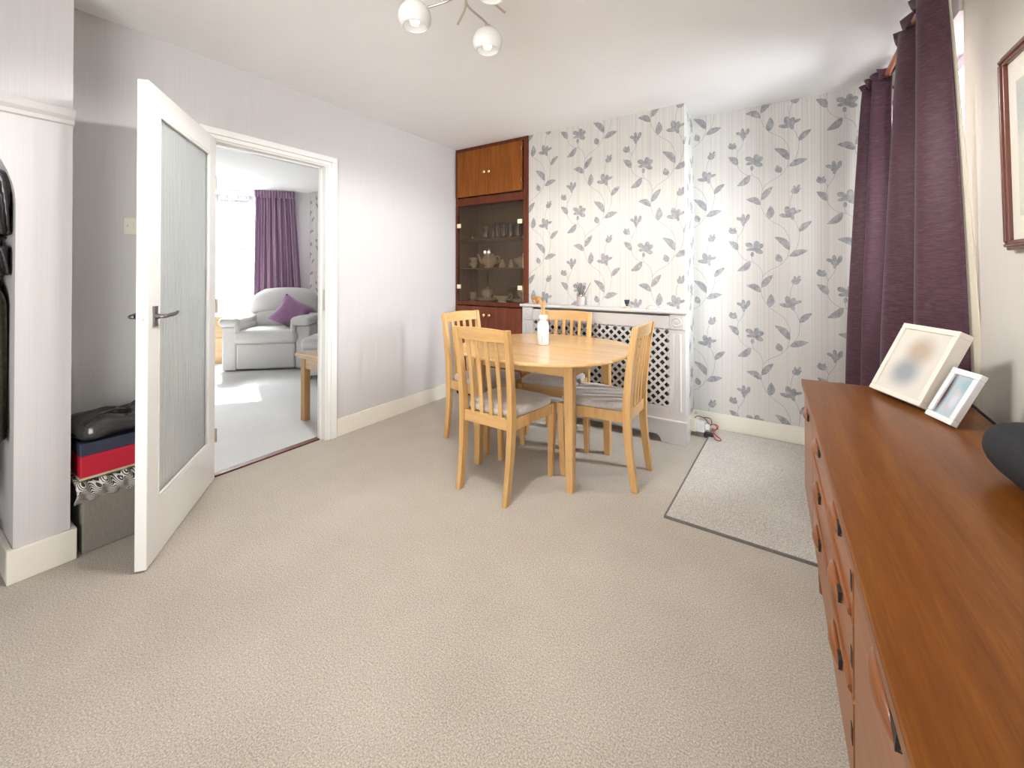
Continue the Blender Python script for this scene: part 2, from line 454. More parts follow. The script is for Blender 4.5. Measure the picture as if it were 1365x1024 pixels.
w.box(-3.5, L - TH, AY0 - .15, AY1 + .05, H - .02, H)
struct(w.build('wall_cupboard', 'lilac_wallpaper'))
# picture rail on the projecting wall
rail = [(PX, 1.818), (PX + .012, 1.822), (PX + .014, 1.838), (PX + .028, 1.852), (PX + .034, 1.868), (PX + .030, 1.880), (PX + .012, 1.884), (PX, 1.884)]
struct(MB().prism(rail, YR - .05, .468, 'y').build('trim_2', 'cover_grey'))
# back walls
def clip_poly(poly, u0, u1, v0, v1):
    for ax, lim, sg in ((0, u0, 1), (0, u1, -1), (1, v0, 1), (1, v1, -1)):
        out = []
        for i in range(len(poly)):
            a = poly[i]; b_ = poly[(i + 1) % len(poly)]
            da = (a[ax] - lim) * sg; db = (b_[ax] - lim) * sg
            if da >= 0: out.append(a)
            if da * db < 0:
                t = da / (da - db); out.append((a[0] + (b_[0] - a[0]) * t, a[1] + (b_[1] - a[1]) * t))
        poly = out
        if len(poly) < 3: return None
    return poly
VINES = [[(.0506, -.2183), (.0469, -.1779), (.0331, -.144), (.0081, -.1182), (-.0229, -.1026), (-.0514, -.0931), (-.083, -.0673), (-.1033, -.0348), (-.1091, -.0108), (-.1119, .0262), (-.113, .0596), (-.1059, .085), (-.0883, .1154), (-.0708, .1488), (-.065, .1775)],
 [(-.1059, .0817), (-.1146, .105), (-.125, .118)], [(-.0171, -.0563), (-.0161, -.0826), (-.0071, -.1046)],
 [(.0438, -.2938), (.0506, -.2183), (.0662, -.193), (.0936, -.1673), (.1261, -.1488), (.1636, -.1249), (.1849, -.0992), (.206, -.0706), (.2373, -.0344), (.258, -.0032), (.2684, .0325), (.2736, .0751), (.2763, .1087)],
 [(.274, -.5342), (.268, -.5122), (.2563, -.4774), (.2384, -.4451), (.2282, -.4257)],
 [(.0439, -.2615), (.0409, -.3226), (.0491, -.3588), (.0655, -.3987), (.09, -.4325)],
 [(.09, -.4325), (.1143, -.4556), (.1465, -.4767), (.1782, -.5039), (.1991, -.5396), (.2146, -.581), (.2171, -.6186), (.2118, -.6559), (.2091, -.6871), (.2027, -.7089)],
 [(.2206, -.3604), (.2208, -.3166), (.2313, -.2802), (.2376, -.2558)], [(.1636, -.1249), (.1653, -.103)], [(.0426, -.326), (.0326, -.3122)], [(-.0258, -.1023), (-.0515, -.1043)]]
LEAVES = [((-.1079, -.0142), (-.1698, .0561), .19, .0366), ((-.0258, -.1009), (-.1125, -.1716), -.20, .039), ((.2166, -.022), (.1242, .0763), .2, .039), ((.2164, -.0658), (.3238, -.0285), .10, .0366), ((.1648, -.1061), (.1415, -.0491), -.1, .0366), ((.0438, -.2925), (.1152, -.1985), .06, .0355), ((.0409, -.3258), (-.0548, -.278), .26, .0378), ((.09, -.4357), (.1028, -.3364), -.1, .0402), ((.2715, -.5353), (.3456, -.4647), .1, .0331)]
PETALS = [((-.0351, .0228), .0213, .0154, -20), ((.0125, .0326), .0154, .0165, 0), ((.0308, .0085), .0248, .0165, 30), ((-.0312, -.0119), .0189, .0106, 5), ((.0268, -.0266), .0248, .0154, -25), ((-.0143, -.0482), .01, .0165, 0), ((-.0028, .0004), .0201, .0225, 0), ((.2049, -.3791), .0165, .026, 10), ((.235, -.3853), .0142, .0213, -15), ((.2617, -.3924), .0213, .0095, 20), ((.1917, -.417), .0331, .013, -10), ((.2204, -.4072), .0248, .0201, 0), ((.2338, -.4332), .0106, .0142, 15), ((.251, -.2448), .0213, .0189, 0), ((.247, -.2226), .0071, .0142, 10), ((.2685, -.2188), .0077, .0142, -30), ((.2725, -.2359), .0118, .0059, 30), ((-.0986, -.4205), .0177, .0106, -25), ((-.0731, -.4071), .0106, .0201, 5), ((-.0432, -.4138), .0118, .0225, -15), ((-.0685, -.437), .0189, .0189, 0), ((-.0709, -.4599), .0083, .0142, 0), ((-.1429, -.5107), .0248, .0177, -15), ((-.1547, -.4927), .0083, .0106, 30), ((-.131, -.496), .0071, .0118, -20), ((-.1636, -.5042), .0071, .0059, 0)]
def motif_polys():
    out = []
    for vn in VINES:
        c = catmull([(x, y, 0) for x, y in vn], 4)
        for i in range(len(c) - 1):
            t = (c[i + 1] - c[i]).normalized(); q = Vector((-t.y, t.x, 0)) * .0013
            out.append(([(c[i] - q)[:2], (c[i + 1] - q)[:2], (c[i + 1] + q)[:2], (c[i] + q)[:2]], 2, .0003))
    for bs, tp, cv, wd in LEAVES:
        bs = Vector(bs); tp = Vector(tp); d = tp - bs; ln = d.length; n_ = Vector((-d.y, d.x)) / ln
        if d.x < 0: n_ = -n_
        K = 9; prev = None
        for i in range(K + 1):
            t = i / K; c = bs + d * t + n_ * (cv * ln * math.sin(PI * t) * .55)
            hw = wd * .60 * (math.sin(PI * t ** .85) ** .8 if 0 < t < 1 else 0.02)
            cur = (tuple(c - n_ * hw), tuple(c + n_ * hw))
            if prev: out.append(([prev[0], cur[0], cur[1], prev[1]], 1, .0005))
            prev = cur
    for k, (c, rx, ry, a) in enumerate(PETALS):
        a = math.radians(a); poly = []
        for i in range(12):
            w_ = 2 * PI * i / 12; x = 1.18 * rx * math.cos(w_); y = 1.18 * ry * math.sin(w_)
            poly.append((c[0] + x * math.cos(a) - y * math.sin(a), c[1] + x * math.sin(a) + y * math.cos(a)))
        out.append((poly, 1, .0005 + .00004 * k))
    return out
MOTIF = motif_polys()
def floral(mb, u0, u1, v0, v1, base, place):
    """print the half-drop pattern on a wall; base = (u of a column, height of its bloom); place(u, v, off) -> xyz"""
    for i in range(-20, 21):
        uc = base[0] + .5415 * i
        if uc < u0 - .4 or uc > u1 + .3: continue
        zc = base[1] - (.3205 if i % 2 else 0)
        for k in range(-4, 5):
            z = zc + .641 * k
            if z < v0 - .2 or z > v1 + .75: continue
            for poly, mi, off in MOTIF:
                q = clip_poly([(uc + x, z + y) for x, y in poly], u0, u1, v0, v1)
                if q: mb.add([place(a, b_, off) for a, b_ in q], [tuple(range(len(q)))], mi)
FL = ['floral_ground', 'floral_print', 'floral_stem']
w = MB()
w.box(BRX0, BRX1, DB, DR + .1, 0, H)
floral(w, BRX0, BRX1, .93, H, (-1.421, 2.348), lambda u, v, o: (u, DB - o, v))
floral(w, BRX1, BRX1 + (DR - DB), .13, H, (-1.421, 2.348), lambda u, v, o: (BRX1 + o, DB + u - BRX1, v))
struct(w.build('wall_breast', FL, fix=False), 'chimney breast papered with grey leaf and flower sprigs')
w = MB()
w.box(BRX1, R + .3, DR, DR + .12, 0, H)
floral(w, BRX1, R, .12, H, (-.180, 2.026 + .3205 - .3205), lambda u, v, o: (u, DR - o, v))
struct(w.build('wall_back', FL, fix=False), 'alcove wall papered with grey leaf and flower sprigs')
struct(box('wall_cupboard_back', 'dark_void', L - .05, BRX0, DR + .0, DR + .1, 0, H))

# right wall: rounded plaster edge into the window reveal
OY0, OY1, OZ0, OZ1 = 2.455, 3.26, .95, 2.26
w = MB()
edge = [(R, YR - .1), (R, 2.335)]
for i in range(1, 9):
    a = PI / 2 * i / 8; edge.append((R + .10 - .10 * math.cos(a), 2.335 + .12 * math.sin(a)))
edge += [(R + .30, 2.455), (R + .30, YR - .1)]
w.prism(edge, 0, H, 'z', smooth=False)
w.box(R, R + .30, 2.455, DR + .1, 0, OZ0); w.box(R + .0, R + .30, 2.40, DR + .1, OZ1, H); w.box(R, R + .30, OY1, DR + .1, OZ0, OZ1)
struct(w.build('wall_right', 'lamp_warmed_wallpaper'))
def window(name, x, y0, y1, z0, z1, mull, parent=None, fw=.06):
    t = bpy.data.objects.new(name, None); COL.objects.link(t); struct(t)
    f = MB(); d = .05
    f.box(x, x + d, y0, y0 + fw, z0, z1); f.box(x, x + d, y1 - fw, y1, z0, z1)
    f.box(x, x + d, y0, y1, z0, z0 + fw); f.box(x, x + d, y0, y1, z1 - fw, z1)
    for m_ in mull: f.box(x + .004, x + d - .004, m_ - .025, m_ + .025, z0, z1)
    f.box(x + .004, x + d - .004, y0, y1, z1 - .42, z1 - .37)
    f.build('window_frame', 'pvc_white', t, .004)
    box('pane', 'clear_glass', x + .02, x + .026, y0 + .02, y1 - .02, z0 + .02, z1 - .02, t)
    return t
t = window('window_1', R + .13, OY0, OY1, OZ0, OZ1, [(OY0 + OY1) / 2])
box('window_sill', 'gloss_white', R - .03, R + .13, OY0 + .01, OY1 - .01, OZ0, OZ0 + .025, t, .004)
# wall behind the photographer with its window
w = MB()
w.box(L - TH, -1.45, YR - .1, YR, 0, H); w.box(.57, R, YR - .1, YR, 0, H); w.box(-1.45, .57, YR - .1, YR, 0, .1); w.box(-1.45, .57, YR - .1, YR, 2.25, H)
struct(w.build('wall_rear', 'lilac_wallpaper'))
t = bpy.data.objects.new('window_2', None); COL.objects.link(t); struct(t)
f = MB()
for x in (-1.45, -.47, .51): f.box(x, x + .06, YR - .07, YR - .02, .1, 2.25)
f.box(-1.45, .57, YR - .07, YR - .02, .1, .16); f.box(-1.45, .57, YR - .07, YR - .02, 2.19, 2.25)
f.build('window_frame', 'pvc_white', t, .004)

# skirting boards
def skirt(name, pts, h=.13, th=.016):
    mb = MB()
    for (x0, y0, x1, y1) in pts: mb.box(x0, x1, y0, y1, 0, h)
    return struct(mb.build(name, 'gloss_cream', bevel=.004))
skirt('baseboard_left', [(L, DY1 + .085, L + .016, DB)])
skirt('baseboard_pier', [(PX, AY1 - .018, PX + .018, .465 + .018), (L, .465, PX, .465 + .018), (-3.4, AY1 - .018, PX, AY1)])
skirt('baseboard_left_2', [(L, .483, L + .016, DY0 - .085)])
skirt('baseboard_back', [(BRX1 + .018, DR - .018, R, DR)], .122)
skirt('baseboard_breast', [(BRX1, 3.23, BRX1 + .016, DR)], .122)
skirt('baseboard_right', [(R - .016, YR, R, DR - .02)], .122)

# door casing
t = bpy.data.objects.new('trim_3', None); COL.objects.link(t); struct(t, 'white moulded casing around the open doorway')
def casing(y0, y1, z1, x, side):
    pass
f = MB()
def arch_strip(mb, y_in, y_out):   # vertical architrave, stepped
    s_ = 1 if y_out > y_in else -1
    mb.box(L, L + .014, y_in, y_in + s_ * .026, 0, DZ + .008)
    mb.box(L, L + .022, y_in + s_ * .026, y_out, 0, DZ + .034)
arch_strip(f, DY1 + .008, DY1 + .08); f.build('architrave', 'gloss_white', t, .004)
f = MB(); arch_strip(f, DY0 - .008, DY0 - .08); f.build('architrave', 'gloss_white', t, .004)
f = MB(); f.box(L, L + .014, DY0 - .034, DY1 + .034, DZ + .008, DZ + .034); f.box(L, L + .022, DY0 - .08, DY1 + .08, DZ + .034, DZ + .072)
f.build('architrave', 'gloss_white', t, .004)
f = MB()
f.box(L - TH - .01, L, DY1, DY1 + .03, 0, DZ + .03); f.box(L - TH - .01, L, DY0 - .03, DY0, 0, DZ + .03); f.box(L - TH - .01, L, DY0, DY1, DZ, DZ + .03)
f.build('door_lining', 'gloss_white', t, .002)
f = MB()
f.box(L - TH + .01, L - .045, DY1 - .013, DY1, 0, DZ); f.box(L - TH + .01, L - .045, DY0, DY0 + .013, 0, DZ); f.box(L - TH + .01, L - .045, DY0, DY1, DZ - .013, DZ)
f.build('door_stop', 'gloss_white', t, .002)
f = MB(); f.box(L - .03, L - .004, DY1 - .002, DY1 + .0005, .93, 1.08); f.build('strike_plate', 'brushed_nickel', t)

# ------------------------------------------------------------------ the open door leaf
DWid = .762; DT = .04
hx, hy = L + .012, DY0 + .005
ang = math.atan2(.60 - 1.095, 2.755 - 2.147 - 0.0)   # direction from hinge to free edge
door = bpy.data.objects.new('door_1', None); COL.objects.link(door); struct(door, 'white door with reeded glass standing open into the room')
door.location = (-2.770, 1.098, .008)
vx, vy = -2.145 - (-2.770), .612 - 1.098
door.rotation_euler = (0, 0, math.atan2(vy, vx))
DWid = math.hypot(vx, vy)
# local: x along the leaf from hinge, y=0 visible face (+y towards viewer), z up
st, tr_, br_ = .098, .105, .235
DH = 1.972
lf = MB()
lf.box(0, st, -DT, 0, 0, DH); lf.box(DWid - st, DWid, -DT, 0, 0, DH)
lf.box(st, DWid - st, -DT, 0, 0, br_); lf.box(st, DWid - st, -DT, 0, DH - tr_, DH)
lf.build('door_frame', 'gloss_white', door, .003)
bd = MB()
for yy in (-.012, -DT):
    bd.prism([(st, br_), (DWid - st, br_), (DWid - st - .012, br_ + .012), (st + .012, br_ + .012)], yy, yy + .012, 'y')
    bd.prism([(st, DH - tr_), (DWid - st, DH - tr_), (DWid - st - .012, DH - tr_ - .012), (st + .012, DH - tr_ - .012)], yy, yy + .012, 'y')
    bd.box(st, st + .012, yy, yy + .012, br_, DH - tr_); bd.box(DWid - st - .012, DWid - st, yy, yy + .012, br_, DH - tr_)
bd.build('glazing_bead', 'gloss_white', door, .002)
g = MB(); nr = 20; x0 = st + .004; x1 = DWid - st - .004; rings = []
pf = []
for i in range(nr):
    for k in range(6):
        t_ = k / 6; pf.append((x0 + (x1 - x0) * (i + t_) / nr, -.0145 - .006 * (1 - math.sin(PI * t_))))
pf.append((x1, -.0205))
prof = pf + [(x1, -.026), (x0, -.026)]
n_ = len(prof)
vs = [(x, y, br_ + .004) for x, y in prof] + [(x, y, DH - tr_ - .004) for x, y in prof]
g.add(vs, [tuple(range(n_))[::-1], tuple(range(n_, 2 * n_))] + [(i, (i + 1) % n_, n_ + (i + 1) % n_, n_ + i) for i in range(n_)], 0, False)
g.build('reeded_pane', 'reeded_glass', door)
for s_, y_ in ((1, .0), (-1, -DT)):
    hd = MB(); hxx = DWid - .055; hz = 1.012
    hd.prism([(hxx - .017, hz - .042), (hxx + .017, hz - .042), (hxx + .013, hz - .02), (hxx + .015, hz + .02), (hxx + .017, hz + .042), (hxx - .017, hz + .042), (hxx - .015, hz + .02), (hxx - .013, hz - .02)], y_, y_ + s_ * .007, 'y')
    hd.tube([(hxx, y_ + s_ * .005, hz), (hxx, y_ + s_ * .022, hz)], [.014, .009], 12)
    hd.tube(catmull([(hxx + .004, y_ + s_ * .024, hz), (hxx, y_ + s_ * .040, hz), (hxx - .03, y_ + s_ * .045, hz + .002), (hxx - .075, y_ + s_ * .047, hz + .004), (hxx - .105, y_ + s_ * .045, hz + .010)], 4), [.009] * 5 + [.008] * 6 + [.007] * 4 + [.004] * 2, 10)
    hd.build('door_handle', 'pewter', door)
f = MB(); f.box(DWid, DWid + .0015, -.031, -.009, .93, 1.09); f.box(DWid, DWid + .010, -.027, -.013, 1.0, 1.022); f.build('latch', 'plastic_ivory', door, .001)
for z in (.25, 1.0, 1.72):
    MB().tube([(-.004, .004, z - .04), (-.004, .004, z + .04)], .006, 8).build('hinge', 'brushed_nickel', door)

# ------------------------------------------------------------------ living room shell seen through the doorway
LA = Vector((-6.12, 3.70)); LD = Vector((-.65, -.76)).normalized(); LN = Vector((-LD.y, LD.x))  # LN points ... outward
if LN.x > 0: LN = -LN
def lw(s, o, z): p = LA + LD * s + LN * o; return (p.x, p.y, z)
def lbox(mb, s0, s1, o0, o1, z0, z1, mi=0):
    vs = [lw(s0, o0, z0), lw(s1, o0, z0), lw(s1, o1, z0), lw(s0, o1, z0), lw(s0, o0, z1), lw(s1, o0, z1), lw(s1, o1, z1), lw(s0, o1, z1)]
    mb.add(vs, [(0, 3, 2, 1), (4, 5, 6, 7), (0, 1, 5, 4), (1, 2, 6, 5), (2, 3, 7, 6), (3, 0, 4, 7)], mi)
w = MB(); S0, S1 = .34, 1.75
lbox(w, -.12, S0, 0, .25, 0, H); lbox(w, S1, 2.6, 0, .25, 0, H); lbox(w, S0, S1, 0, .25, 0, .45); lbox(w, S0, S1, 0, .25, 2.36, H)
struct(w.build('wall_living_bay', 'living_plaster'))
w = MB()
w.box(-6.2, L - TH, 3.70, 3.80, 0, H)
floral(w, -6.12, -4.6, .12, H, (-5.80, 2.20), lambda u, v, o: (u, 3.70 - o, v))
struct(w.build('wall_living_back', FL, fix=False))
w = MB(); w.box(-8.2, -8.1, -1.0, 2.0, 0, H); w.box(-8.2, L - TH, -1.1, -1.0, 0, H); w.box(L - TH - .012, L - TH, -1.0, DY0 - .03, 0, H); w.box(L - TH - .012, L - TH, DY1 + .03, 3.7, 0, H); w.box(L - TH - .012, L - TH, DY0 - .03, DY1 + .03, DZ + .03, H)
struct(w.build('wall_living', 'living_plaster'))
t = bpy.data.objects.new('window_3', None); COL.objects.link(t); struct(t)
f = MB()
for s_ in (S0, .80, 1.25, S1 - .06): lbox(f, s_, s_ + .06, .10, .16, .45, 2.36)
for z in (.45, 1.62, 2.30): lbox(f, S0, S1, .10, .16, z, z + .06)
f.build('window_frame', 'pvc_white', t, .004)
f = MB(); lbox(f, S0, S1, .125, .13, .47, 2.34); f.build('pane', 'clear_glass', t)

# ------------------------------------------------------------------ curtains
def wavy(s0, s1, n, fn):
    return [fn(s0 + (s1 - s0) * i / n) for i in range(n + 1)]
# net curtain in the bay
def netfn(u, v):
    s_ = S0 - .02 + (S1 + .05 - S0) * u; o = .04 + .012 * math.sin(u * 120) * (1 - .3 * v)
    return lw(s_, o, 2.36 - 1.95 * v)
tag(MB().grid(netfn, 240, 6).build('net_curtain', 'net_curtain'), 'sheer white net curtain across the living room window', 'curtain')
def mauve(u, v):
    s_ = .20 + (.52 + .16 * v) * u - .12 * v
    fold = .035 * math.sin(u * 44 + 1.5 * math.sin(v * 1.2)) * (.5 + .6 * v) + .014 * math.sin(u * 97)
    return lw(s_, -.09 + fold, 2.41 - 2.0 * v)
t = thing('curtain', 'pleated mauve curtain behind the pale armchair in the living room', 'curtain', lw(.45, -.09, 0))
c = MB().grid(lambda u, v: tuple(Vector(mauve(u, v)) - t.location), 150, 20)
c.build('drape', 'curtain_mauve', t, solid=.004)
c = MB()
c.grid(lambda u, v: tuple(Vector(lw(.19 + .54 * u, -.125 + .012 * math.sin(u * 90), 2.42 - .11 * v)) - t.location), 110, 3)
c.build('heading', 'curtain_mauve', t, solid=.006)

# dining room curtains on a wooden pole beside the right wall
PZ, PXX = 2.335, .50
t = thing('curtain_pole', 'brown wooden curtain pole high along the right wall', 'curtain pole', (PXX, 2.75, PZ))
MB().tube([(0, -.95, 0), (0, .72, 0)], .014, 14).build('pole', 'pole_wood', t)
MB().lathe([(0, 0), (.018, .006), (.026, .026), (.018, .048), (0, .055)], n=14, M=Matrix.Rotation(-PI / 2, 4, 'X')).build('finial', 'pole_wood', t, loc=(0, .71, 0))
for yy in (.64, -.80):
    MB().tube([(0, yy, -.004), (R - PXX, yy, -.004)], .010, 10).lathe([(.026, 0), (.026, .008)], (R - PXX - .009, yy, -.004), 14, M=Matrix.Rotation(PI / 2, 4, 'Y')).build('bracket', 'pole_wood', t)

def curtain(name, label, top, bot, z1, z0, folds, amp0, amp1, ph, lin=None, mat='curtain_purple', ruffle=.05, belly=0):
    """top/bot: ((x,y) far end, (x,y) near end) of the hanging line at heading and hem"""
    org = Vector((top[0][0], top[0][1], 0)); th = thing(name, label, 'curtain', org)
    def ln(u, v):
        e = v ** .8
        a = Vector(top[0]).lerp(Vector(bot[0]), e); b_ = Vector(top[1]).lerp(Vector(bot[1]), e)
        p = a.lerp(b_, u); d = (b_ - a).normalized(); return p, Vector((-d.y, d.x)), d
    def fn(u, v, off=0):
        p, n, d = ln(u, v)
        am = amp0 + (amp1 - amp0) * min(1, v * 1.6)
        w_ = u * folds * 2 * PI + ph + .5 * math.sin(v * 2.3)
        f_ = am * (math.sin(w_) + .28 * math.sin(2 * w_ + 1.1)) + off
        q = p + n * f_ + d * (.25 * am * math.cos(w_ * 1.0))
        return (q.x - org.x, q.y - org.y, z1 - (z1 - z0) * v)
    MB().grid(lambda u, v: fn(u, v), 90, 34).build('drape', mat, th, solid=.004)
    def rf(u, v):
        p, n, d = ln(u, 0)
        f_ = (amp0 * 1.0 + ruffle * (1 - v) * .3) * math.sin(u * folds * 2 * PI * 2 + ph) * (.9 if v < 1 else .8)
        q = p + n * f_ + d * .012 * math.sin(u * 53 + v * 3)
        return (q.x - org.x, q.y - org.y, z1 + ruffle * (1 - v) + .006 * math.sin(u * 41))
    MB().grid(rf, 90, 5).build('heading', mat, th, solid=.004)
    if lin:
        MB().grid(lambda u, v: tuple(Vector(fn(.80 + .20 * u, v)) + Vector((.006 + lin[0] * u * v, lin[1] * u * v, 0))), 24, 24).build('lining', 'lining_cream', th, solid=.002)
    return th
curtain('curtain', 'far purple curtain hanging in the back corner by the floral wall', ((.44, 3.42), (.50, 3.13)), ((.36, 3.47), (.47, 3.02)), 2.325, .06, 2.0, .030, .050, 2.4)
curtain('curtain', 'near purple curtain rising behind the photo frames on the sideboard', ((.500, 2.86), (.500, 2.235)), ((.405, 3.0), (.548, 2.215)), 2.325, .06, 2.0, .032, .050, .4, lin=(.034, -.030))

# ------------------------------------------------------------------ alcove cupboard
cb = thing('cupboard', 'tall built-in dark wood cupboard with smoked glass doors beside chimney breast', 'cupboard', (L, DB, 0))
CW = BRX0 - L   # width .846
# local coords: x 0..CW, y 0 front .. .33 back
zs = [(.06, .885), (.925, 1.862), (1.935, 2.395)]
fr = MB()
fr.box(0, .028, -.012, .02, 0, H); fr.box(CW - .05, CW, -.012, .02, 0, H)
for za, zb in ((0, .06), (.885, .925), (1.862, 1.935), (2.395, H - .001)): fr.box(.028, CW - .05, -.011, .02, za, zb)
fr.build('face_frame', 'mahogany', cb, .003)
bd = MB()
bd.box(0, .018, .02, .34, 0, H - .001); bd.box(CW - .018, CW, .02, .34, 0, H - .001); bd.box(.018, CW - .018, .33, .34, 0, H - .001)
bd.box(.018, CW - .018, .02, .33, .895, .915); bd.box(.018, CW - .018, .02, .33, 1.875, 1.895)
bd.build('carcass', 'cupboard_inside', cb)
SHZ = [1.250, 1.535]
for z in SHZ: box('shelf', 'cupboard_inside', .018, CW - .018, .04, .33, z - .012, z, cb, .002)
def cdoor(x0, x1, z0, z1, mat, knob):
    d = box('door', mat, x0, x1, -.030, -.012, z0, z1, cb, .002)
    MB().lathe([(0, 0), (.007, 0), (.006, .008), (.016, .014), (.019, .022), (.014, .029), (0, .031)], n=14, M=Matrix.Rotation(PI / 2, 4, 'X')).build('knob', 'brass', d, loc=(knob[0], -.030, knob[1]))
    return d
mid = .028 + (CW - .05 - .028) / 2
d = cdoor(.034, mid - .002, 1.945, 2.39, 'cupboard_ply', (mid - .028, 2.155))
d = cdoor(mid + .002, CW - .058, 1.945, 2.39, 'cupboard_ply', (mid + .028, 2.155))
for z in (2.04, 2.32): box('hinge', 'brass', CW - .061, CW - .056, -.033, -.012, z - .018, z + .018, d)
cdoor(.034, mid - .002, .07, .878, 'cupboard_red', (mid - .03, .80)); cdoor(mid + .002, CW - .058, .07, .878, 'cupboard_red', (mid + .03, .80))
for x0, x1, k, hx_ in ((.032, mid - .0025, mid - .022, .032 + .024), (mid + .0025, CW - .055, mid + .022, CW - .055 - .024)):
    p = box('glass_door', 'smoked_glass', x0, x1, -.024, -.019, .935, 1.852, cb)
    MB().lathe([(0, 0), (.008, 0), (.006, .008), (.016, .013), (.018, .020), (.013, .026), (0, .028)], n=14, M=Matrix.Rotation(PI / 2, 4, 'X')).build('knob', 'silver_white', p, loc=(k, -.024, 1.395))
    for z in (1.065, 1.665): box('hinge_clip', 'knob_ivory', hx_ - .022, hx_ + .022, -.031, -.014, z - .020, z + .020, p, .002)

# crockery behind the smoked glass (each on its shelf)
def W_(x, y, z): return (L + x, DB + y, z)
def lathe_thing(name, label, cat, prof, loc, mat='porcelain', n=18, group=None, sx=1, sy=1):
    return tag(MB().lathe(prof, n=n, sx=sx, sy=sy).build(name, mat, loc=loc), label, cat, group)
z1 = SHZ[0] + .001; z0 = .916; z2 = SHZ[1] + .001
tp = thing('teapot', 'cream china teapot with curved spout on middle cupboard shelf', 'teapot', W_(.30, .15, z1))
MB().lathe([(.045, 0), (.05, .008), (.04, .016), (.075, .045), (.085, .07), (.072, .10), (.05, .118), (.052, .125)], n=22).build('body', 'porcelain', tp)
MB().lathe([(.05, .122), (.056, .126), (.05, .14), (.03, .155), (.014, .162), (.008, .168), (.013, .178), (.010, .19), (0, .196)], n=20).build('lid', 'porcelain', tp)
MB().tube(catmull([(-.07, 0, .05), (-.105, 0, .065), (-.118, 0, .10), (-.135, 0, .128), (-.15, 0, .132)], 4), [.022] * 4 + [.017] * 5 + [.012] * 5 + [.009] * 3, 10).build('spout', 'porcelain', tp)
MB().tube(catmull([(.068, 0, .105), (.11, 0, .115), (.125, 0, .08), (.10, 0, .045), (.078, 0, .045)], 5), .007, 8).build('handle', 'porcelain', tp)
def cup(loc, label, s=1.0, hand=1, stack=False, group=None):
    t_ = thing('teacup', label, 'cup', loc, 0, group)
    pr = [(.02, 0), (.026, .004), (.022, .01), (.036, .03), (.042, .055), (.040, .055), (.034, .03), (.018, .014), (0, .012)]
    MB().lathe([(r * s, z * s) for r, z in pr], n=18).build('bowl', 'porcelain', t_)
    MB().tube(catmull([(hand * .036 * s, 0, .046 * s), (hand * .060 * s, 0, .046 * s), (hand * .058 * s, 0, .022 * s), (hand * .034 * s, 0, .024 * s)], 4), .004, 6).build('handle', 'porcelain', t_)
    return t_
cup(W_(.115, .14, z1), 'cream teacup beside the teapot, lower of two stacked', 1.05, -1)
cup(W_(.115, .14, z1 + .047), 'cream teacup beside the teapot, upper of two stacked', 1.05, -1)
pot = [(.026, 0), (.03, .006), (.024, .03), (.018, .052), (.014, .060), (.016, .066), (.010, .078), (0, .08)]
lathe_thing('pepper_pot', 'cream pepper pot nearest the teapot on the middle shelf', 'pepper pot', pot, W_(.475, .12, z1), sx=1.2, sy=1.2)
lathe_thing('salt_pot', 'slim cream salt pot left of the lidded sugar dish', 'salt pot', pot, W_(.57, .13, z1), sx=.9, sy=.9)
sg = thing('sugar_dish', 'lidded oval cream dish with handles at right of middle shelf', 'dish', W_(.70, .15, z1))
MB().lathe([(.05, 0), (.055, .006), (.045, .016), (.08, .04), (.088, .06), (.08, .075)], n=22, sy=.7).build('bowl', 'porcelain', sg)
MB().lathe([(.084, .073), (.07, .09), (.035, .105), (.012, .112), (.010, .120), (.014, .130), (0, .14)], n=22, sy=.7).build('lid', 'porcelain', sg)
for s_ in (-1, 1): MB().tube(catmull([(s_ * .08, 0, .05), (s_ * .105, 0, .07), (s_ * .09, 0, .088), (s_ * .075, 0, .08)], 4), .005, 6).build('handle', 'porcelain', sg)
lathe_thing('tumbler', 'cream beaker at the far left of the lowest glazed shelf', 'beaker', [(.03, 0), (.036, .09), (.034, .09), (.028, .006), (0, .006)], W_(.115, .13, z0))
plate = [(0, .004), (.06, .004), (.065, 0), (.07, .004), (.115, .018), (.12, .020), (.115, .022), (.07, .009), (0, .008)]
for k in range(3): lathe_thing('plate', ('bottom', 'middle', 'top')[k] + ' plate of the left stack on the lowest glazed shelf', 'plate', plate, W_(.275, .15, z0 + .009 * k), n=24, group='cream plates in the cupboard')
for k in range(3): lathe_thing('plate', ('bottom', 'middle', 'top')[k] + ' plate of the right stack on the lowest glazed shelf', 'plate', plate, W_(.69, .16, z0 + .009 * k), n=24, group='cream plates in the cupboard')
def tureen(loc, label):
    t_ = thing('tureen', label, 'tureen', loc)
    MB().lathe([(.035, 0), (.04, .008), (.032, .014), (.058, .035), (.064, .06)], n=20).build('bowl', 'porcelain', t_)
    MB().lathe([(.066, .06), (.06, .072), (.035, .086), (.012, .09), (.010, .096), (.012, .104), (0, .108)], n=20).build('lid', 'porcelain', t_)
    return t_
tureen(W_(.285, .14, z0 + .038), 'lidded cream dish on the left plate stack in the cupboard')
tureen(W_(.700, .15, z0 + .038), 'lidded cream dish on the right plate stack in the cupboard')
gb = thing('gravy_boat', 'cream gravy boat with looped handle on the lowest glazed shelf', 'gravy boat', W_(.48, .11, z0))
MB().lathe([(.035, 0), (.04, .006), (.03, .014), (.052, .04), (.06, .062), (.056, .062), (.045, .035), (0, .02)], n=20, sx=1.35, sy=.7).build('bowl', 'porcelain', gb)
MB().tube(catmull([(.070, 0, .055), (.10, 0, .085), (.115, 0, .060), (.085, 0, .03), (.062, 0, .03)], 4), .005, 6).build('handle', 'porcelain', gb)
MB().prism([(-.07, -.016), (-.10, 0), (-.07, .016)], .040, .066, 'z').build('lip', 'porcelain', gb)
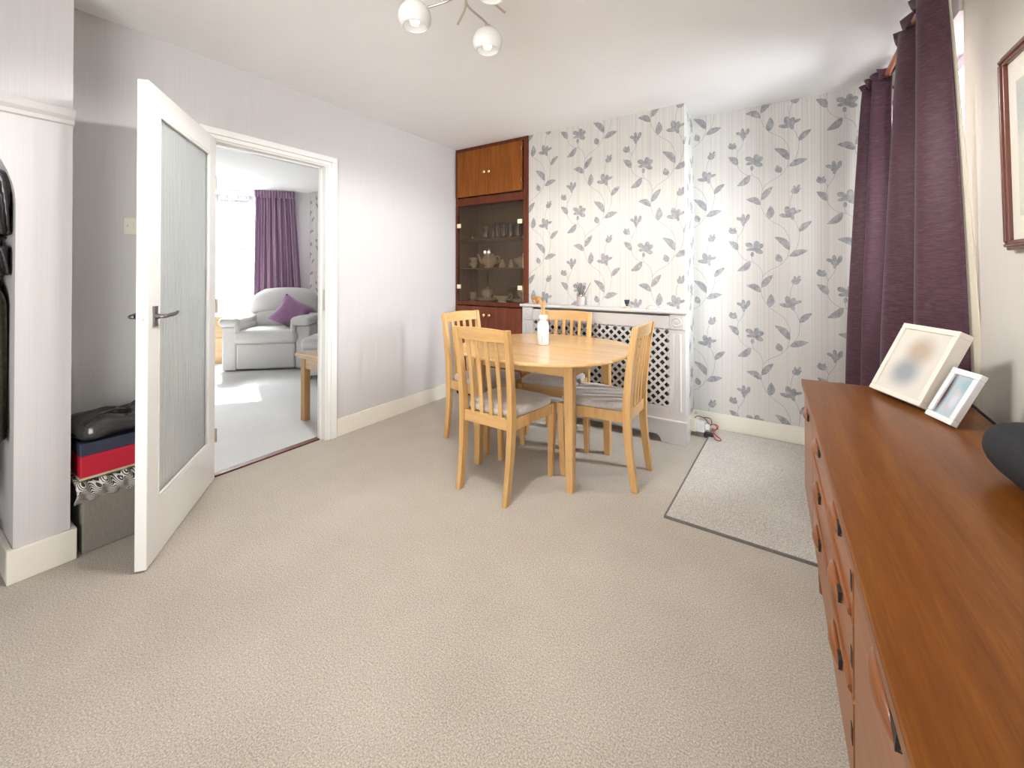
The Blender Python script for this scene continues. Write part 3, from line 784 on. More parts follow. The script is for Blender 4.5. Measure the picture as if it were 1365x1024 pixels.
lathe_thing('serving_plate', 'reddish oval serving plate propped behind the gravy boat', 'plate', [(0, .0), (.07, 0), (.13, .012), (.135, .016), (.07, .008), (0, .006)], W_(.53, .255, z0 + .128), 'teak_handle', 24, sy=.45)
st_ = MB().box(-.022, -.014, -.03, .03, 0, .126).box(.014, .022, -.03, .03, 0, .126).box(-.022, .022, -.03, .03, .120, .127)
tag(st_.build('plate_stand', 'cupboard_inside', loc=W_(.48, .255, z0 + .0)), 'dark stand under the reddish serving plate', 'stand')
tum = [(.024, 0), (.026, .003), (.031, .105), (.029, .105), (.024, .008), (0, .007)]
base_t = None
spots = [(.13, .10, .7), (.235, .16, 1.0), (.30, .10, .95), (.30, .22, 1.1), (.42, .12, 1.15), (.42, .24, 1.1), (.50, .12, 1.15), (.50, .24, 1.1), (.58, .12, 1.1), (.58, .24, 1.1), (.66, .12, 1.05), (.66, .24, 1.1), (.74, .12, 1.05), (.74, .24, 1.05)]
for k, (x, y, s_) in enumerate(spots):
    if base_t is None:
        base_t = MB().lathe(tum, n=16).build('drinking_glass', 'tumbler_glass'); o = base_t
    else:
        o = base_t.copy(); COL.objects.link(o)
    o.location = W_(x, y, z2); o.scale = (s_, s_, s_ * 1.25)
    tag(o, 'clear drinking glass on the top glazed cupboard shelf', 'glass', 'drinking glasses on the top cupboard shelf')

# ------------------------------------------------------------------ radiator cover under the chimney breast
RX0, RX1, RF = -1.897, -.570, 3.082      # outer faces
rc = thing('radiator_cover', 'pale grey radiator cover with diamond lattice and shelf top', 'radiator cover', ((RX0 + RX1) / 2, RF, 0))
ox = (RX0 + RX1) / 2
def lx(x): return x - ox
RD = DB - RF - .001
sh = MB().prism([(-.026, .912), (-.030, .918), (-.030, .928), (-.026, .934), (RD, .934), (RD, .912)], lx(RX0) - .010, lx(RX1) + .015, 'x')
sh.build('shelf', 'cover_grey', rc, .003)
PW = .108
fp = MB()
fp.box(lx(RX0), lx(RX0) + PW, 0, .018, .165, .912); fp.box(lx(RX1) - PW, lx(RX1), 0, .018, .165, .912)
fp.box(lx(RX0) + PW, lx(RX1) - PW, 0, .018, .805, .895); fp.box(lx(RX0) + PW, lx(RX1) - PW, 0, .018, .165, .252)
fp.box(lx(RX0), lx(RX0) + .018, .018, RD, 0, .912); fp.box(lx(RX1) - .018, lx(RX1), .018, RD, 0, .912)
fp.build('frame', 'cover_grey', rc, .002)
pl = MB()
x0, x1 = lx(RX0) - .006, lx(RX1) + .006
c0, c1 = x0 + .17, x1 - .17
poly = [(x0, 0), (c0, 0)]
for i in range(9):
    a = PI / 2 * i / 8; poly.append((c0 + .075 * (1 - math.cos(a)), .062 * math.sin(a)))
for i in range(9):
    a = PI / 2 * (1 - i / 8); poly.append((c1 - .075 * (1 - math.cos(a)), .062 * math.sin(a)))
poly += [(x1, 0), (x1, .155), (x0, .155)]
pl.prism(poly, -.008, .012, 'y')
pl.box(x1 - .012, x1, .012, RD, 0, .155); pl.box(x0, x0 + .012, .012, RD, 0, .155)
pl.build('plinth', 'cover_grey', rc, .002)
MB().prism([(-.008, .155), (-.012, .160), (-.004, .168), (0.012, .170), (.012, .155)], x0, x1, 'x').build('plinth_moulding', 'cover_grey', rc)
for cx in (lx(RX0) + PW / 2 + .004, lx(RX1) - PW / 2 - .004):
    blk = box('corner_block', 'cover_grey', cx - .046, cx + .046, -.012, 0, .805, .908, rc, .002)
    MB().lathe([(.034, 0), (.034, .004), (.028, .006), (.024, .002), (.018, .002), (.014, .007), (.009, .003), (.006, .006), (0, .008)], n=24, M=Matrix.Rotation(PI / 2, 4, 'X')).build('rosette', 'cover_grey', blk, loc=(cx, -.012, .856))
    for dx in (-.022, .022):
        MB().prism([(cx + dx - .008, 0), (cx + dx - .006, -.007), (cx + dx, -.010), (cx + dx + .006, -.007), (cx + dx + .008, 0)], .235, .770, 'z').build('reed_moulding', 'cover_grey', rc)
# lattice panel with square holes set on edge
lp = bmesh.new(); sq = .0445; hole = .0275; y0 = .012; y1 = .016
LX0, LX1, LZ0, LZ1 = lx(RX0) + PW, lx(RX1) - PW, .252, .805
c45 = math.sqrt(.5)
def rot45(a, b_): return ((a - b_) * c45, (a + b_) * c45)
NX = 30
cache = {}
def vert(a, b_, y):
    k = (round(a, 6), round(b_, 6), y)
    if k not in cache:
        x, z = rot45(a, b_); cache[k] = lp.verts.new((x, y, z + .53))
    return cache[k]
for i in range(-NX, NX):
    for j in range(-NX, NX):
        a0, b0 = i * sq, j * sq; x, z = rot45(a0 + sq / 2, b0 + sq / 2)
        if abs(x) > (LX1 - LX0) / 2 + sq or abs(z) > .28 + sq: continue
        g0 = (sq - hole) / 2
        O_ = [(a0, b0), (a0 + sq, b0), (a0 + sq, b0 + sq), (a0, b0 + sq)]
        I_ = [(a0 + g0, b0 + g0), (a0 + sq - g0, b0 + g0), (a0 + sq - g0, b0 + sq - g0), (a0 + g0, b0 + sq - g0)]
        for k in range(4):
            l_ = (k + 1) % 4
            lp.faces.new([vert(*O_[k], y0), vert(*O_[l_], y0), vert(*I_[l_], y0), vert(*I_[k], y0)])
            lp.faces.new([vert(*I_[k], y0), vert(*I_[l_], y0), vert(*I_[l_], y1), vert(*I_[k], y1)])
for co, no in (((LX0, 0, 0), (-1, 0, 0)), ((LX1, 0, 0), (1, 0, 0)), ((0, 0, LZ0), (0, 0, -1)), ((0, 0, LZ1), (0, 0, 1))):
    bmesh.ops.bisect_plane(lp, geom=lp.verts[:] + lp.edges[:] + lp.faces[:], plane_co=co, plane_no=no, clear_outer=True)
me = bpy.data.meshes.new('lattice_panel'); lp.to_mesh(me); lp.free(); me.materials.append(MATS['cover_grey'])
o = bpy.data.objects.new('lattice_panel', me); COL.objects.link(o); o.parent = rc
# the radiator inside
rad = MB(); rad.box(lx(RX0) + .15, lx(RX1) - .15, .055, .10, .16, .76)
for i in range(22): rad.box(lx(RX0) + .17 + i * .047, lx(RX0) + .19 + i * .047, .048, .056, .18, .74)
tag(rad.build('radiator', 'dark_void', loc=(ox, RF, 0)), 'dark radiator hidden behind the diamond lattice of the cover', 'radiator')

# things on the cover's shelf
MZ = .9345
el = thing('elephant_figurine', 'small carved wooden elephant at the left end of the mantel shelf', 'figurine', (-1.765, 3.125, MZ), .15)
MB().lathe([(0, -.03), (.018, -.026), (.024, -.01), (.024, .01), (.018, .026), (0, .03)], (0, 0, .042), 14, M=Matrix.Rotation(PI / 2, 4, 'Y')).tube(catmull([(-.026, 0, .048), (-.042, 0, .052), (-.05, 0, .035), (-.05, 0, .012)], 4), [.014] * 4 + [.012] * 4 + [.006] * 5, 8).build('body', 'figurine_wood', el)
for x in (-.016, .016):
    for y in (-.011, .011): MB().tube([(x, y, .035), (x, y, 0)], [.009, .0085], 8).build('leg', 'figurine_wood', el)
rd = thing('reed_diffuser', 'glass reed diffuser with dark reeds on the mantel shelf', 'diffuser', (-1.375, 3.135, MZ))
MB().lathe([(.0, 0), (.032, 0), (.034, .003), (.034, .072), (.031, .075), (.012, .075), (.012, .09), (.009, .09), (0, .072)], n=20).build('jar', 'diffuser_glass', rd)
MB().lathe([(.013, .075), (.013, .09), (.010, .09), (.010, .075)], n=16).build('collar', 'brass', rd)
for k in range(8):
    a = k * 2.4; tx, ty = .042 * math.cos(a), .03 * math.sin(a)
    if k == 3: tx = .075
    MB().tube([(-tx * .15, -ty * .15, .01), (tx, ty, .185 + .006 * math.sin(k * 3))], .0019, 5).build('reed', 'reed_dark', rd)
gt = thing('goblet', 'tiny dark blue goblet ornament with gold foot on mantel shelf', 'ornament', (-.995, 3.125, MZ))
MB().lathe([(.010, .014), (.008, .022), (.016, .034), (.020, .058), (.019, .062), (.014, .04), (0, .03)], n=16).build('cup', 'goblet_navy', gt)
MB().lathe([(.021, 0), (.022, .006), (.016, .012), (.010, .015)], n=16).build('foot', 'foil_gold', gt)
sh_ = thing('shell_ornament', 'small white and silver shell ornament on mantel shelf', 'ornament', (-.815, 3.12, MZ))
MB().lathe([(0, 0), (.030, .001), (.034, .008), (.026, .018), (.012, .025), (0, .027)], n=18, sy=.7).build('body', 'silver_white', sh_)
MB().tube(catmull([(-.03, -.015, .006), (-.015, -.018, .018), (.0, -.016, .022), (.02, -.014, .016)], 4), .0025, 6).build('gold_rim', 'foil_gold', sh_)

# sockets and leads in the alcove corner
sk = thing('double_socket', 'ivory wall socket box low on side of chimney breast', 'socket', (BRX1 + .016, 3.36, .085))
box('box', 'plastic_ivory', 0, .042, -.075, .075, -.043, .043, sk, .004)
ad = thing('plug_adaptor', 'white plug in adaptor block beside the ivory wall socket', 'adaptor', (BRX1 + .0585, 3.35, .07))
MB().box(0, .055, -.036, .036, -.032, .035).build('body', 'plastic_white', ad, .005)
box('plug', 'plastic_white', .0555, .085, -.02, .02, -.014, .022, ad, .005)
pb = thing('power_supply', 'small black power supply on the floor below the plugs', 'power supply', (-.46, 3.345, 0))
box('body', 'plastic_black', -.035, .03, -.022, .022, .0, .034, pb, .006)
cr = thing('red_cable', 'tangled thin red cable by the plugs in the alcove corner', 'cable', (-.44, 3.36, 0))
MB().tube(catmull([(-.015, 0, .085), (.01, -.01, .10), (.035, 0, .09), (.03, .02, .06), (.005, .01, .05), (.02, -.02, .03), (.05, -.03, .016), (.065, -.07, .016), (.045, -.09, .016), (.02, -.06, .02), (.01, -.02, .045), (.03, .0, .075), (.01, .02, .09)], 5), .0035, 6).build('lead', 'cable_red', cr)
cb2 = thing('brown_cable', 'thin brown cable looping above the wall socket in the corner', 'cable', (-.53, 3.36, .13))
MB().tube(catmull([(-.025, -.03, 0), (0, -.03, .018), (.04, -.01, .0), (.07, 0, -.04), (.085, .0, -.03), (.075, .01, 0), (.03, .02, 0.0)], 5), .003, 6).build('lead', 'cable_brown', cb2)

# rug laid in the alcove
rg = thing('rug', 'carpet offcut coloured as lit by the window with dark bound edge lying in the alcove', 'rug', (-.495, 2.13, 0), math.radians(-1.5))
MB().box(.006, 1.075, .006, 1.395, .001, .013).build('pile', 'carpet_window_lit', rg, .004)
MB().box(0, 1.08, -.002, .006, .0005, .012).box(-.002, .006, 0, 1.40, .0005, .012).build('bound_edge', 'rug_edge', rg)

# ------------------------------------------------------------------ dining table
TX, TY, TZ = -1.30, 2.388, .728
tb = thing('dining_table', 'light pine dining table with rounded top and square legs', 'table', (TX, TY, 0))
def sup(rx, ry, n_, a):
    c, s_ = math.cos(a), math.sin(a); e = 2 / n_
    return (rx * math.copysign(abs(c) ** e, c), ry * math.copysign(abs(s_) ** e, s_))
for half in (0, 1):
    rings = []
    for inset, z in ((.012, TZ - .022), (.003, TZ - .019), (0, TZ - .012), (.002, TZ - .005), (.008, TZ)):
        ring = []
        for i in range(41):
            a = (PI if half else 0) + PI * i / 40
            x, y = sup(.545 - inset, .525 - inset, 2.35, a)
            if i in (0, 40): y = (-.0012 if half else .0012)
            ring.append((x, y, z))
        rings.append(ring)
    mb = MB().loft(rings, smooth=False)
    o = mb.build('tabletop_half', 'pine_top', tb)
ap = .29, .26
box('apron', 'pine_rail', -ap[0], ap[0], -ap[1] - .026, -ap[1] - .006, TZ - .105, TZ - .022, tb)
box('apron', 'pine_rail', -ap[0], ap[0], ap[1] + .006, ap[1] + .026, TZ - .105, TZ - .022, tb)
for sx in (-1, 1):
    o = box('apron', 'pine', sx * (ap[0] + .014), sx * (ap[0] + .034), -ap[1], ap[1], TZ - .105, TZ - .022, tb)
for sx in (-1, 1):
    for sy in (-1, 1):
        cx, cy = sx * .31, sy * .28
        rings = []
        for z, h_ in ((0, .0195), (.55, .026), (TZ - .022, .0275)):
            kx, ky = cx + sx * (.0275 - h_) , cy + sy * (.0275 - h_)
            rings.append([(kx - h_, ky - h_, z), (kx + h_, ky - h_, z), (kx + h_, ky + h_, z), (kx - h_, ky + h_, z)])
        MB().loft(rings, smooth=False).build('leg', 'pine', tb, .003)
# bottle on the table
bt = thing('reed_bottle', 'white bottle with tan reeds standing on the pine table', 'bottle', (-1.335, 2.43, TZ + .0005))
MB().lathe([(0, 0), (.036, 0), (.038, .003), (.038, .125), (.034, .142), (.022, .156), (.021, .165), (.029, .168), (.029, .190), (.024, .193), (0, .193)], n=24).build('body', 'bottle_white', bt)
box('label_mark', 'foil_gold', .012, .016, -.0385, -.036, .02, .065, bt)
for k in range(7):
    a = k * .9; MB().tube([(.006 * math.cos(a), .006 * math.sin(a), .15), (.013 * math.cos(a), .013 * math.sin(a), .285 + .008 * math.sin(k * 2))], .0042, 6).build('reed', 'reed_tan', bt)

# ------------------------------------------------------------------ dining chairs
def sweep_rect(path, w_, d_):
    """path of (x, y, z, wscale) centre points; rectangular section w_ (x) by d_ (y)"""
    return [[(x - w_ * k / 2, y - d_ * k / 2, z), (x + w_ * k / 2, y - d_ * k / 2, z), (x + w_ * k / 2, y + d_ * k / 2, z), (x - w_ * k / 2, y + d_ * k / 2, z)] for x, y, z, k in path]
POSTY = [(0, -.228), (.06, -.218), (.14, -.206), (.24, -.194), (.34, -.187), (.43, -.185), (.52, -.188), (.62, -.197), (.72, -.209), (.82, -.223), (.905, -.238)]
def post_y(z):
    for (za, ya), (zb, yb) in zip(POSTY, POSTY[1:]):
        if za <= z <= zb: return ya + (yb - ya) * (z - za) / (zb - za)
    return POSTY[-1][1]
def make_chair():
    c = thing('dining_chair', '', 'chair', (0, 0, 0), 0, 'pine dining chairs around the table')
    for s_ in (-1, 1):
        path = [(s_ * (.158 + .016 * z / .9), y, z, 1 - .25 * abs(z - .43) / .5) for z, y in POSTY]
        MB().loft(sweep_rect(path, .034, .046), smooth=False).build('leg', 'pine', c, .003)
    for s_ in (-1, 1):
        path = [(s_ * .183, .190, 0, .72), (s_ * .190, .197, .25, .95), (s_ * .192, .199, .432, 1.0)]
        MB().loft(sweep_rect(path, .038, .038), smooth=False).build('leg', 'pine', c, .003)
    # top rail, slightly bowed
    rings = []
    for i in range(13):
        t_ = i / 12; x = -.160 + .32 * t_; bow = -.016 * math.sin(PI * t_); cr = .008 * math.sin(PI * t_)
        rings.append([(x, post_y(.84) - .010 + bow, .838), (x, post_y(.84) + .010 + bow, .838), (x, post_y(.9) + .010 + bow, .902 + cr), (x, post_y(.9) - .010 + bow, .902 + cr)])
    MB().loft(rings, smooth=False).build('top_rail', 'pine_rail', c, .002)
    for i in range(4):
        t_ = (i + 1) / 5; x = -.158 + .316 * t_
        path = [(x, post_y(z) - .010 * math.sin(PI * t_) * (z - .4) / .45, z, 1) for z in (.40, .5, .6, .7, .78, .845)]
        MB().loft(sweep_rect(path, .024, .012), smooth=False).build('slat', 'pine', c, .002)
    box('rear_rail', 'pine_rail', -.150, .150, -.196, -.174, .372, .432, c, .002)
    box('front_rail', 'pine_rail', -.175, .175, .188, .208, .372, .432, c, .002)
    for s_ in (-1, 1):
        MB().prism([(s_ * .155, -.165), (s_ * .175, -.165), (s_ * .201, .183), (s_ * .181, .183)], .372, .432, 'z').build('side_rail', 'pine', c, .002)
    # cushion
    rings = []
    def outline(k, z):
        ring = []
        for i in range(48):
            a = 2 * PI * i / 48; x, y = sup(1, 1, 5, a); yy = .022 + .198 * y * k
            hw = .172 + (.214 - .172) * (y + 1) / 2
            ring.append((x * hw * k, yy, z))
        return ring
    for k, z in ((.94, .433), (.985, .437), (1.0, .447), (.99, .458), (.955, .468), (.86, .475), (.6, .479), (.25, .480)): rings.append(outline(k, z))
    MB().loft(rings).build('seat', 'suede_seat', c)
    return c
chair = make_chair()
chairs = [((-1.352, 2.022), 0.0 + math.radians(-2), 'nearest pine dining chair, its slatted back turned to the camera'),
          ((-.915, 2.442), math.radians(91), 'pine dining chair at the right end of the table by the lattice cover'),
          ((-1.368, 2.700), math.radians(186), 'pine dining chair behind the table, its back against the radiator cover'),
          ((-1.825, 2.435), math.radians(-95), 'pine dining chair at the left end of the table near the left wall')]
for k, ((x, y), rz, lab) in enumerate(chairs):
    o = chair if k == 0 else copy_tree(chair)
    o.location = (x, y, 0); o.rotation_euler = (0, 0, rz); o['label'] = lab

# ------------------------------------------------------------------ sideboard along the right wall
sb = thing('sideboard', 'long reddish teak sideboard with carved handles along the right wall', 'sideboard', (.061, 2.165, 0), math.atan2(.0213, 1))
SL = 1.99; SD = .462; ST = .75
MB().box(0, SD, -SL, 0, ST - .022, ST).build('top', 'teak_top', sb, .003)
bd = MB()
bd.box(.028, SD - .01, -SL + .012, -.012, .305, ST - .022)
bd.build('carcass', 'teak', sb, .002)
box('end_panel', 'teak', .012, SD - .012, -.012, -.0, .300, ST - .022, sb, .002)
def pull(y, z, parent, ln=.145, h_=.034):
    # half-moon finger pull bulging from the front, pointed ends
    K = 12; rings = []
    for i in range(K + 1):
        t_ = i / K; s_ = math.sin(PI * t_) ** .6 if 0 < i < K else .03
        yy = y + ln * (.5 - t_)
        ring = []
        for j in range(7):
            a = -PI / 2 + PI * j / 6
            ring.append((.010 - .016 * s_ * math.cos(a), yy, z + h_ * .5 * s_ * math.sin(a)))
        rings.append(ring)
    hd = MB().loft(rings).build('handle', 'teak_handle', parent)
    r_ = MB().prism([(y - ln * .30, z + h_ * .50), (y - ln * .52, z + h_ * .60), (y - ln * .47, z - h_ * .15)], .004, .0103, 'x')
    r_.build('recess_shade_patch', 'recess_shade', hd)  # dark wedge painted on for the shade of a scooped recess
    return hd
def front(y0, y1, z0, z1, name):
    o = box(name, 'teak', .0102, .028, y0, y1, z0, z1, sb, .002)
    return o
def lip(y0, y1, z, parent):
    MB().prism([(.011, z - .016), (.006, z - .012), (.004, z - .006), (.006, z), (.011, z)], y0, y1, 'y').build('lip', 'teak_handle', parent)
d = front(-.412, -.012, .307, .722, 'door'); pull(-.20, .655, d)
for z0_, z1_ in ((.595, .722), (.462, .590), (.307, .457)):
    d = front(-1.236, -.420, z0_, z1_, 'drawer')
    lip(-1.225, -.43, z0_ + .018 if z0_ > .4 else z0_ + .0 + .02, d) if z0_ > .4 else None
    pull(-.625, z1_ - .042, d); pull(-1.04, z1_ - .042, d)
    box('recess_shade_patch', 'recess_shade', .0092, .0103, -1.234, -1.218, z1_ - .075, z1_ - .045, d)  # thin dark patch painted as the shade of a finger gap
d = front(-1.60, -1.252, .307, .722, 'door'); pull(-1.49, .690, d, .15)
d = front(-1.975, -1.606, .307, .722, 'door'); pull(-1.72, .690, d, .15)
for yy in (-.215, -SL + .215):
    for xx in (.055, SD - .06):
        MB().lathe([(.012, 0), (.014, .004), (.021, .29), (.021, .305)], (xx, yy, 0), 14).build('leg', 'teak', sb)

# photo frames
def frame(name, label, bl, br, dz, lean, depth, border, mats, pmat, z, mat_b=0, leg=False):
    """bl/br bottom corners (x, y) on the sideboard; leans back by lean"""
    bl = Vector((*bl, z)); br = Vector((*br, z)); u = (br - bl); wd = u.length; u.normalize()
    back = Vector((-u.y, u.x, 0))      # away from the viewer
    if back.x < 0: back = -back
    up = (Vector((0, 0, dz)) + back * lean); ht = up.length; up.normalize(); nrm = u.cross(up).normalized()
    if nrm.dot(-back) < 0: nrm = -nrm
    M_ = Matrix((u, up, nrm)).transposed().to_4x4(); M_.translation = bl
    t_ = thing(name, label, 'photo frame', bl); t_.rotation_euler = M_.to_euler()
    f_ = MB(); b_ = border
    f_.box(0, wd, 0, b_, -depth, .006); f_.box(0, wd, ht - b_, ht, -depth, .006); f_.box(0, b_, b_, ht - b_, -depth, .006); f_.box(wd - b_, wd, b_, ht - b_, -depth, .006)
    f_.build('frame', mats, t_, .002)
    def quad(nm, x0, y0, x1, y1, zz, mt):
        me = bpy.data.meshes.new(nm)
        me.from_pydata([(x0, y0, zz), (x1, y0, zz), (x1, y1, zz), (x0, y1, zz), (x0, y0, zz - .003), (x1, y0, zz - .003), (x1, y1, zz - .003), (x0, y1, zz - .003)], [], [(0, 1, 2, 3), (7, 6, 5, 4), (0, 4, 5, 1), (1, 5, 6, 2), (2, 6, 7, 3), (3, 7, 4, 0)])
        uv = me.uv_layers.new(name='UVMap')
        for p in me.polygons:
            for li in p.loop_indices:
                v_ = me.vertices[me.loops[li].vertex_index].co
                uv.data[li].uv = ((v_.x - x0) / (x1 - x0), (v_.y - y0) / (y1 - y0))
        me.materials.append(MATS[mt]); o = bpy.data.objects.new(nm, me); COL.objects.link(o); o.parent = t_
    quad('photo', b_ + mat_b, b_ + mat_b, wd - b_ - mat_b, ht - b_ - mat_b, 0, pmat)
    if mat_b: f_ = quad('mount', b_ * .9, b_ * .9, wd - b_ * .9, ht - b_ * .9, -.0032, 'mat_cream')
    quad('backing', .002, .002, wd - .002, ht - .002, -depth + .004, 'mat_cream')
    if leg:
        a = Vector((wd * .55, ht * .55, -depth)); Mi = M_.inverted()
        foot = bl + u * wd * .6 + back * (lean * .55 + .085); foot.z = z + .004
        MB().tube([a, Mi @ foot], .004, 8).build('strut', 'plastic_black', t_)
    return t_
frame('photo_frame', 'large cream box photo frame with blurred picture on the sideboard', (.2736, 2.073), (.3684, 1.851), .245, .119, .036, .019, 'frame_white', 'photo_blurred', ST + .0158, 0)
frame('photo_frame', 'small white photo frame leaning in front of the large cream frame', (.373, 1.811), (.4066, 1.7075), .150, .075, .012, .018, 'frame_white_cool', 'photo_small', ST + .0068, 0, True)

# cylindrical speaker
sp = thing('speaker', 'dark fabric speaker lying at the right on the sideboard', 'speaker', (.452, 1.215, ST + .001), math.radians(6))
rings = []
for i in range(25):
    t_ = -1 + 2 * i / 24; rr_ = (1 - abs(t_) ** 4.5) ** .5 if abs(t_) < 1 else .02
    rings.append([(.074 * rr_ * math.cos(2 * PI * k / 28), t_ * .215, .066 + .066 * rr_ * math.sin(2 * PI * k / 28)) for k in range(28)])
MB().loft(rings).build('body', 'speaker_mesh', sp)
MB().prism([(-.022, -.14), (.022, -.14), (.022, .06), (-.022, .06)], .1295, .1345, 'z').build('control_panel', 'speaker_panel', sp, .002)
MB().tube([(-.006, -.02, .1344), (.006, -.02, .1344)], .002, 6).build('button', 'silver_white', sp)

# framed picture on the right wall
pt = thing('framed_picture', 'dark wood framed picture hanging on the right wall above sideboard', 'picture', (R - .001, 1.935, 1.27))
pt.rotation_euler = (0, math.radians(-1.0), 0)
PWD, PHT = .46, .60
f_ = MB()
def ear(y0, y1, z0, z1, mb, d): mb.box(-d, 0, y0, y1, z0, z1)
f_.box(-.020, 0, -.028, 0, .014, PHT - .014); f_.box(-.020, 0, -PWD, -PWD + .028, .014, PHT - .014)
f_.box(-.020, 0, -PWD + .012, -.012, 0, .030); f_.box(-.020, 0, -PWD + .012, -.012, PHT - .030, PHT)
f_.box(-.026, -.002, -.020, -.010, .024, PHT - .024); f_.box(-.026, -.002, -PWD + .012, -PWD + .02, .02, PHT - .02); f_.box(-.026, -.002, -PWD + .012, -.010, .010, .020); f_.box(-.026, -.002, -PWD + .012, -.010, PHT - .020, PHT - .010)
f_.build('frame', 'frame_wood', pt, .004, 3)
box('mount', 'mat_cream', -.008, -.002, -PWD + .026, -.026, .028, PHT - .028, pt)
me = bpy.data.meshes.new('print'); me.from_pydata([(-.0092, -.08, .10), (-.0092, -PWD + .08, .10), (-.0092, -PWD + .08, PHT - .10), (-.0092, -.08, PHT - .10), (-.0082, -.08, .10), (-.0082, -PWD + .08, .10), (-.0082, -PWD + .08, PHT - .10), (-.0082, -.08, PHT - .10)], [], [(0, 1, 2, 3), (7, 6, 5, 4), (0, 4, 5, 1), (1, 5, 6, 2), (2, 6, 7, 3), (3, 7, 4, 0)])
uv = me.uv_layers.new(name='UVMap')
for p in me.polygons:
    for li in p.loop_indices:
        v_ = me.vertices[me.loops[li].vertex_index].co; uv.data[li].uv = (-v_.y / PWD, v_.z / PHT)
me.materials.append(MATS['picture_print']); o = bpy.data.objects.new('print', me); COL.objects.link(o); o.parent = pt

# ------------------------------------------------------------------ ceiling light
CLX, CLY = -1.07, 1.30
cl = thing('ceiling_light', 'five-armed ceiling light with white glass globes and lit bulbs', 'ceiling light', (CLX, CLY, H))
MB().lathe([(.075, 0), (.075, -.012), (.06, -.028), (.02, -.034), (.012, -.05), (0, -.055)], n=28).build('ceiling_plate', 'brushed_nickel', cl)
MB().tube([(0, 0, -.03), (0, 0, -.095)], .009, 10).lathe([(0, -.085), (.016, -.09), (.018, -.10), (0, -.115)], n=14).build('stem', 'brushed_nickel', cl)
globes = [(-.165, -.115, -.20), (.000, .195, -.20), (.205, .02, -.20), (.10, -.20, -.20), (-.19, .12, -.20)]
globes[0] = (-1.245 - CLX, 1.195 - CLY, -.197); globes[1] = (-1.098 - CLX, 1.490 - CLY, -.205); globes[2] = (-.895 - CLX, 1.235 - CLY, -.178)
GD = .062
for k, g_ in enumerate(globes[:3] + [(.06, -.20, -.19)]):
    gx, gy, gz = g_; d_ = Vector((gx, gy, 0)).normalized(); sd = Vector((-d_.y, d_.x, 0))
    top = Vector((gx, gy, gz + GD + .012))
    MB().tube(catmull([-d_ * .155 + sd * -.10 + Vector((0, 0, -.124)), -d_ * .085 + sd * -.035 + Vector((0, 0, -.106)), Vector((0, 0, -.098)), d_ * .09 + sd * .040 + Vector((0, 0, -.094)), Vector((gx, gy, 0)) * .93 + sd * .012 + Vector((0, 0, gz + GD + .030)), top], 6), .0050, 8).build('arm', 'brushed_nickel', cl)
    MB().tube([top, top - Vector((0, 0, .026))], .013, 12).build('lamp_holder', 'brushed_nickel', cl)
    prof = []
    a1 = math.radians(130)
    for i in range(17):
        a = math.radians(10) + (a1 - math.radians(10)) * i / 16; prof.append((GD * 1.06 * math.sin(a), GD * math.cos(a)))
    for i in range(17):
        a = a1 - (a1 - math.radians(10)) * i / 16; prof.append((GD * .93 * math.sin(a), GD * .93 * math.cos(a)))
    s_ = MB().lathe(prof + [prof[0]], (gx, gy, gz), 32).build('globe_shade', 'opal_glass', cl)
    MB().lathe([(.006, .03), (.010, .02), (.020, .0), (.022, -.012), (.016, -.028), (0, -.034)], (gx, gy, gz), 16).build('bulb', 'bulb_glow', s_)
    lamp('bulb_light', 'SPOT', (gx, gy, gz - .06), 15, (1.0, .975, .945), size=.03, parent=cl)

# ------------------------------------------------------------------ light switch
sw = thing('light_switch', 'square ivory light switch on the wall behind the open door', 'light switch', (L, .730, 1.436))
box('plate', 'plastic_ivory', 0, .009, -.043, .043, -.043, .043, sw, .003)
box('rocker', 'plastic_ivory', .009, .014, -.008, .008, -.014, .014, sw, .002)
box('screw', 'pewter', .009, .0096, -.03, -.026, -.002, .002, sw)

# ------------------------------------------------------------------ boxes stacked behind the door
st0 = thing('storage_box', 'grey fabric storage box at the bottom of the stack behind the door', 'box', (L + .02, .50, 0))
MB().box(0, .232, 0, .30, .001, .235).build('body', 'storage_grey', st0, .006)
MB().box(-.002, .236, -.004, .304, .235, .252).build('rim', 'storage_grey', st0, .004)
def bagfn(u, v):
    # crumpled sheet folded over the front of the box
    y = -.02 + .325 * u; s_ = v * .40
    cr = .008 * math.sin(u * 31 + v * 9) + .006 * math.sin(u * 57 - v * 22)
    if s_ < .24: return (.005 + s_, y, .318 + cr * .5 + .006 * math.sin(v * 30))
    e = s_ - .24
    return (.245 + .022 * math.sin(e / .06 * PI * .5) * 1 + cr, y, .318 - e * .62 + cr * .4)
sb_ = thing('striped_bag', 'crumpled black and white striped bag on the grey storage box', 'bag', (L + .02, .495, 0))
MB().grid(bagfn, 60, 26).build('sheet', 'striped_bag', sb_, solid=.003)
MB().box(.01, .235, .0, .29, .253, .308).build('filling', 'foil_gold', sb_, .02, 4)
rb = thing('red_box', 'flat red gift box in the stack behind the door', 'box', (L + .02, .490, .330))
MB().box(0, .25, 0, .29, 0, .092).build('body', 'red_card', rb, .003)
MB().box(-.002, .253, -.003, .293, -.008, .002).build('gold_edge', 'foil_gold', rb, .002)
nb = thing('navy_box', 'flat navy box lying on the red box behind the door', 'box', (L + .02, .488, .4225))
MB().box(0, .252, 0, .285, 0, .052).build('body', 'navy_card', nb, .003)
bb_ = thing('black_bag', 'shiny black bag lying on top of the stack behind the door', 'bag', (L + .02, .47, .475))
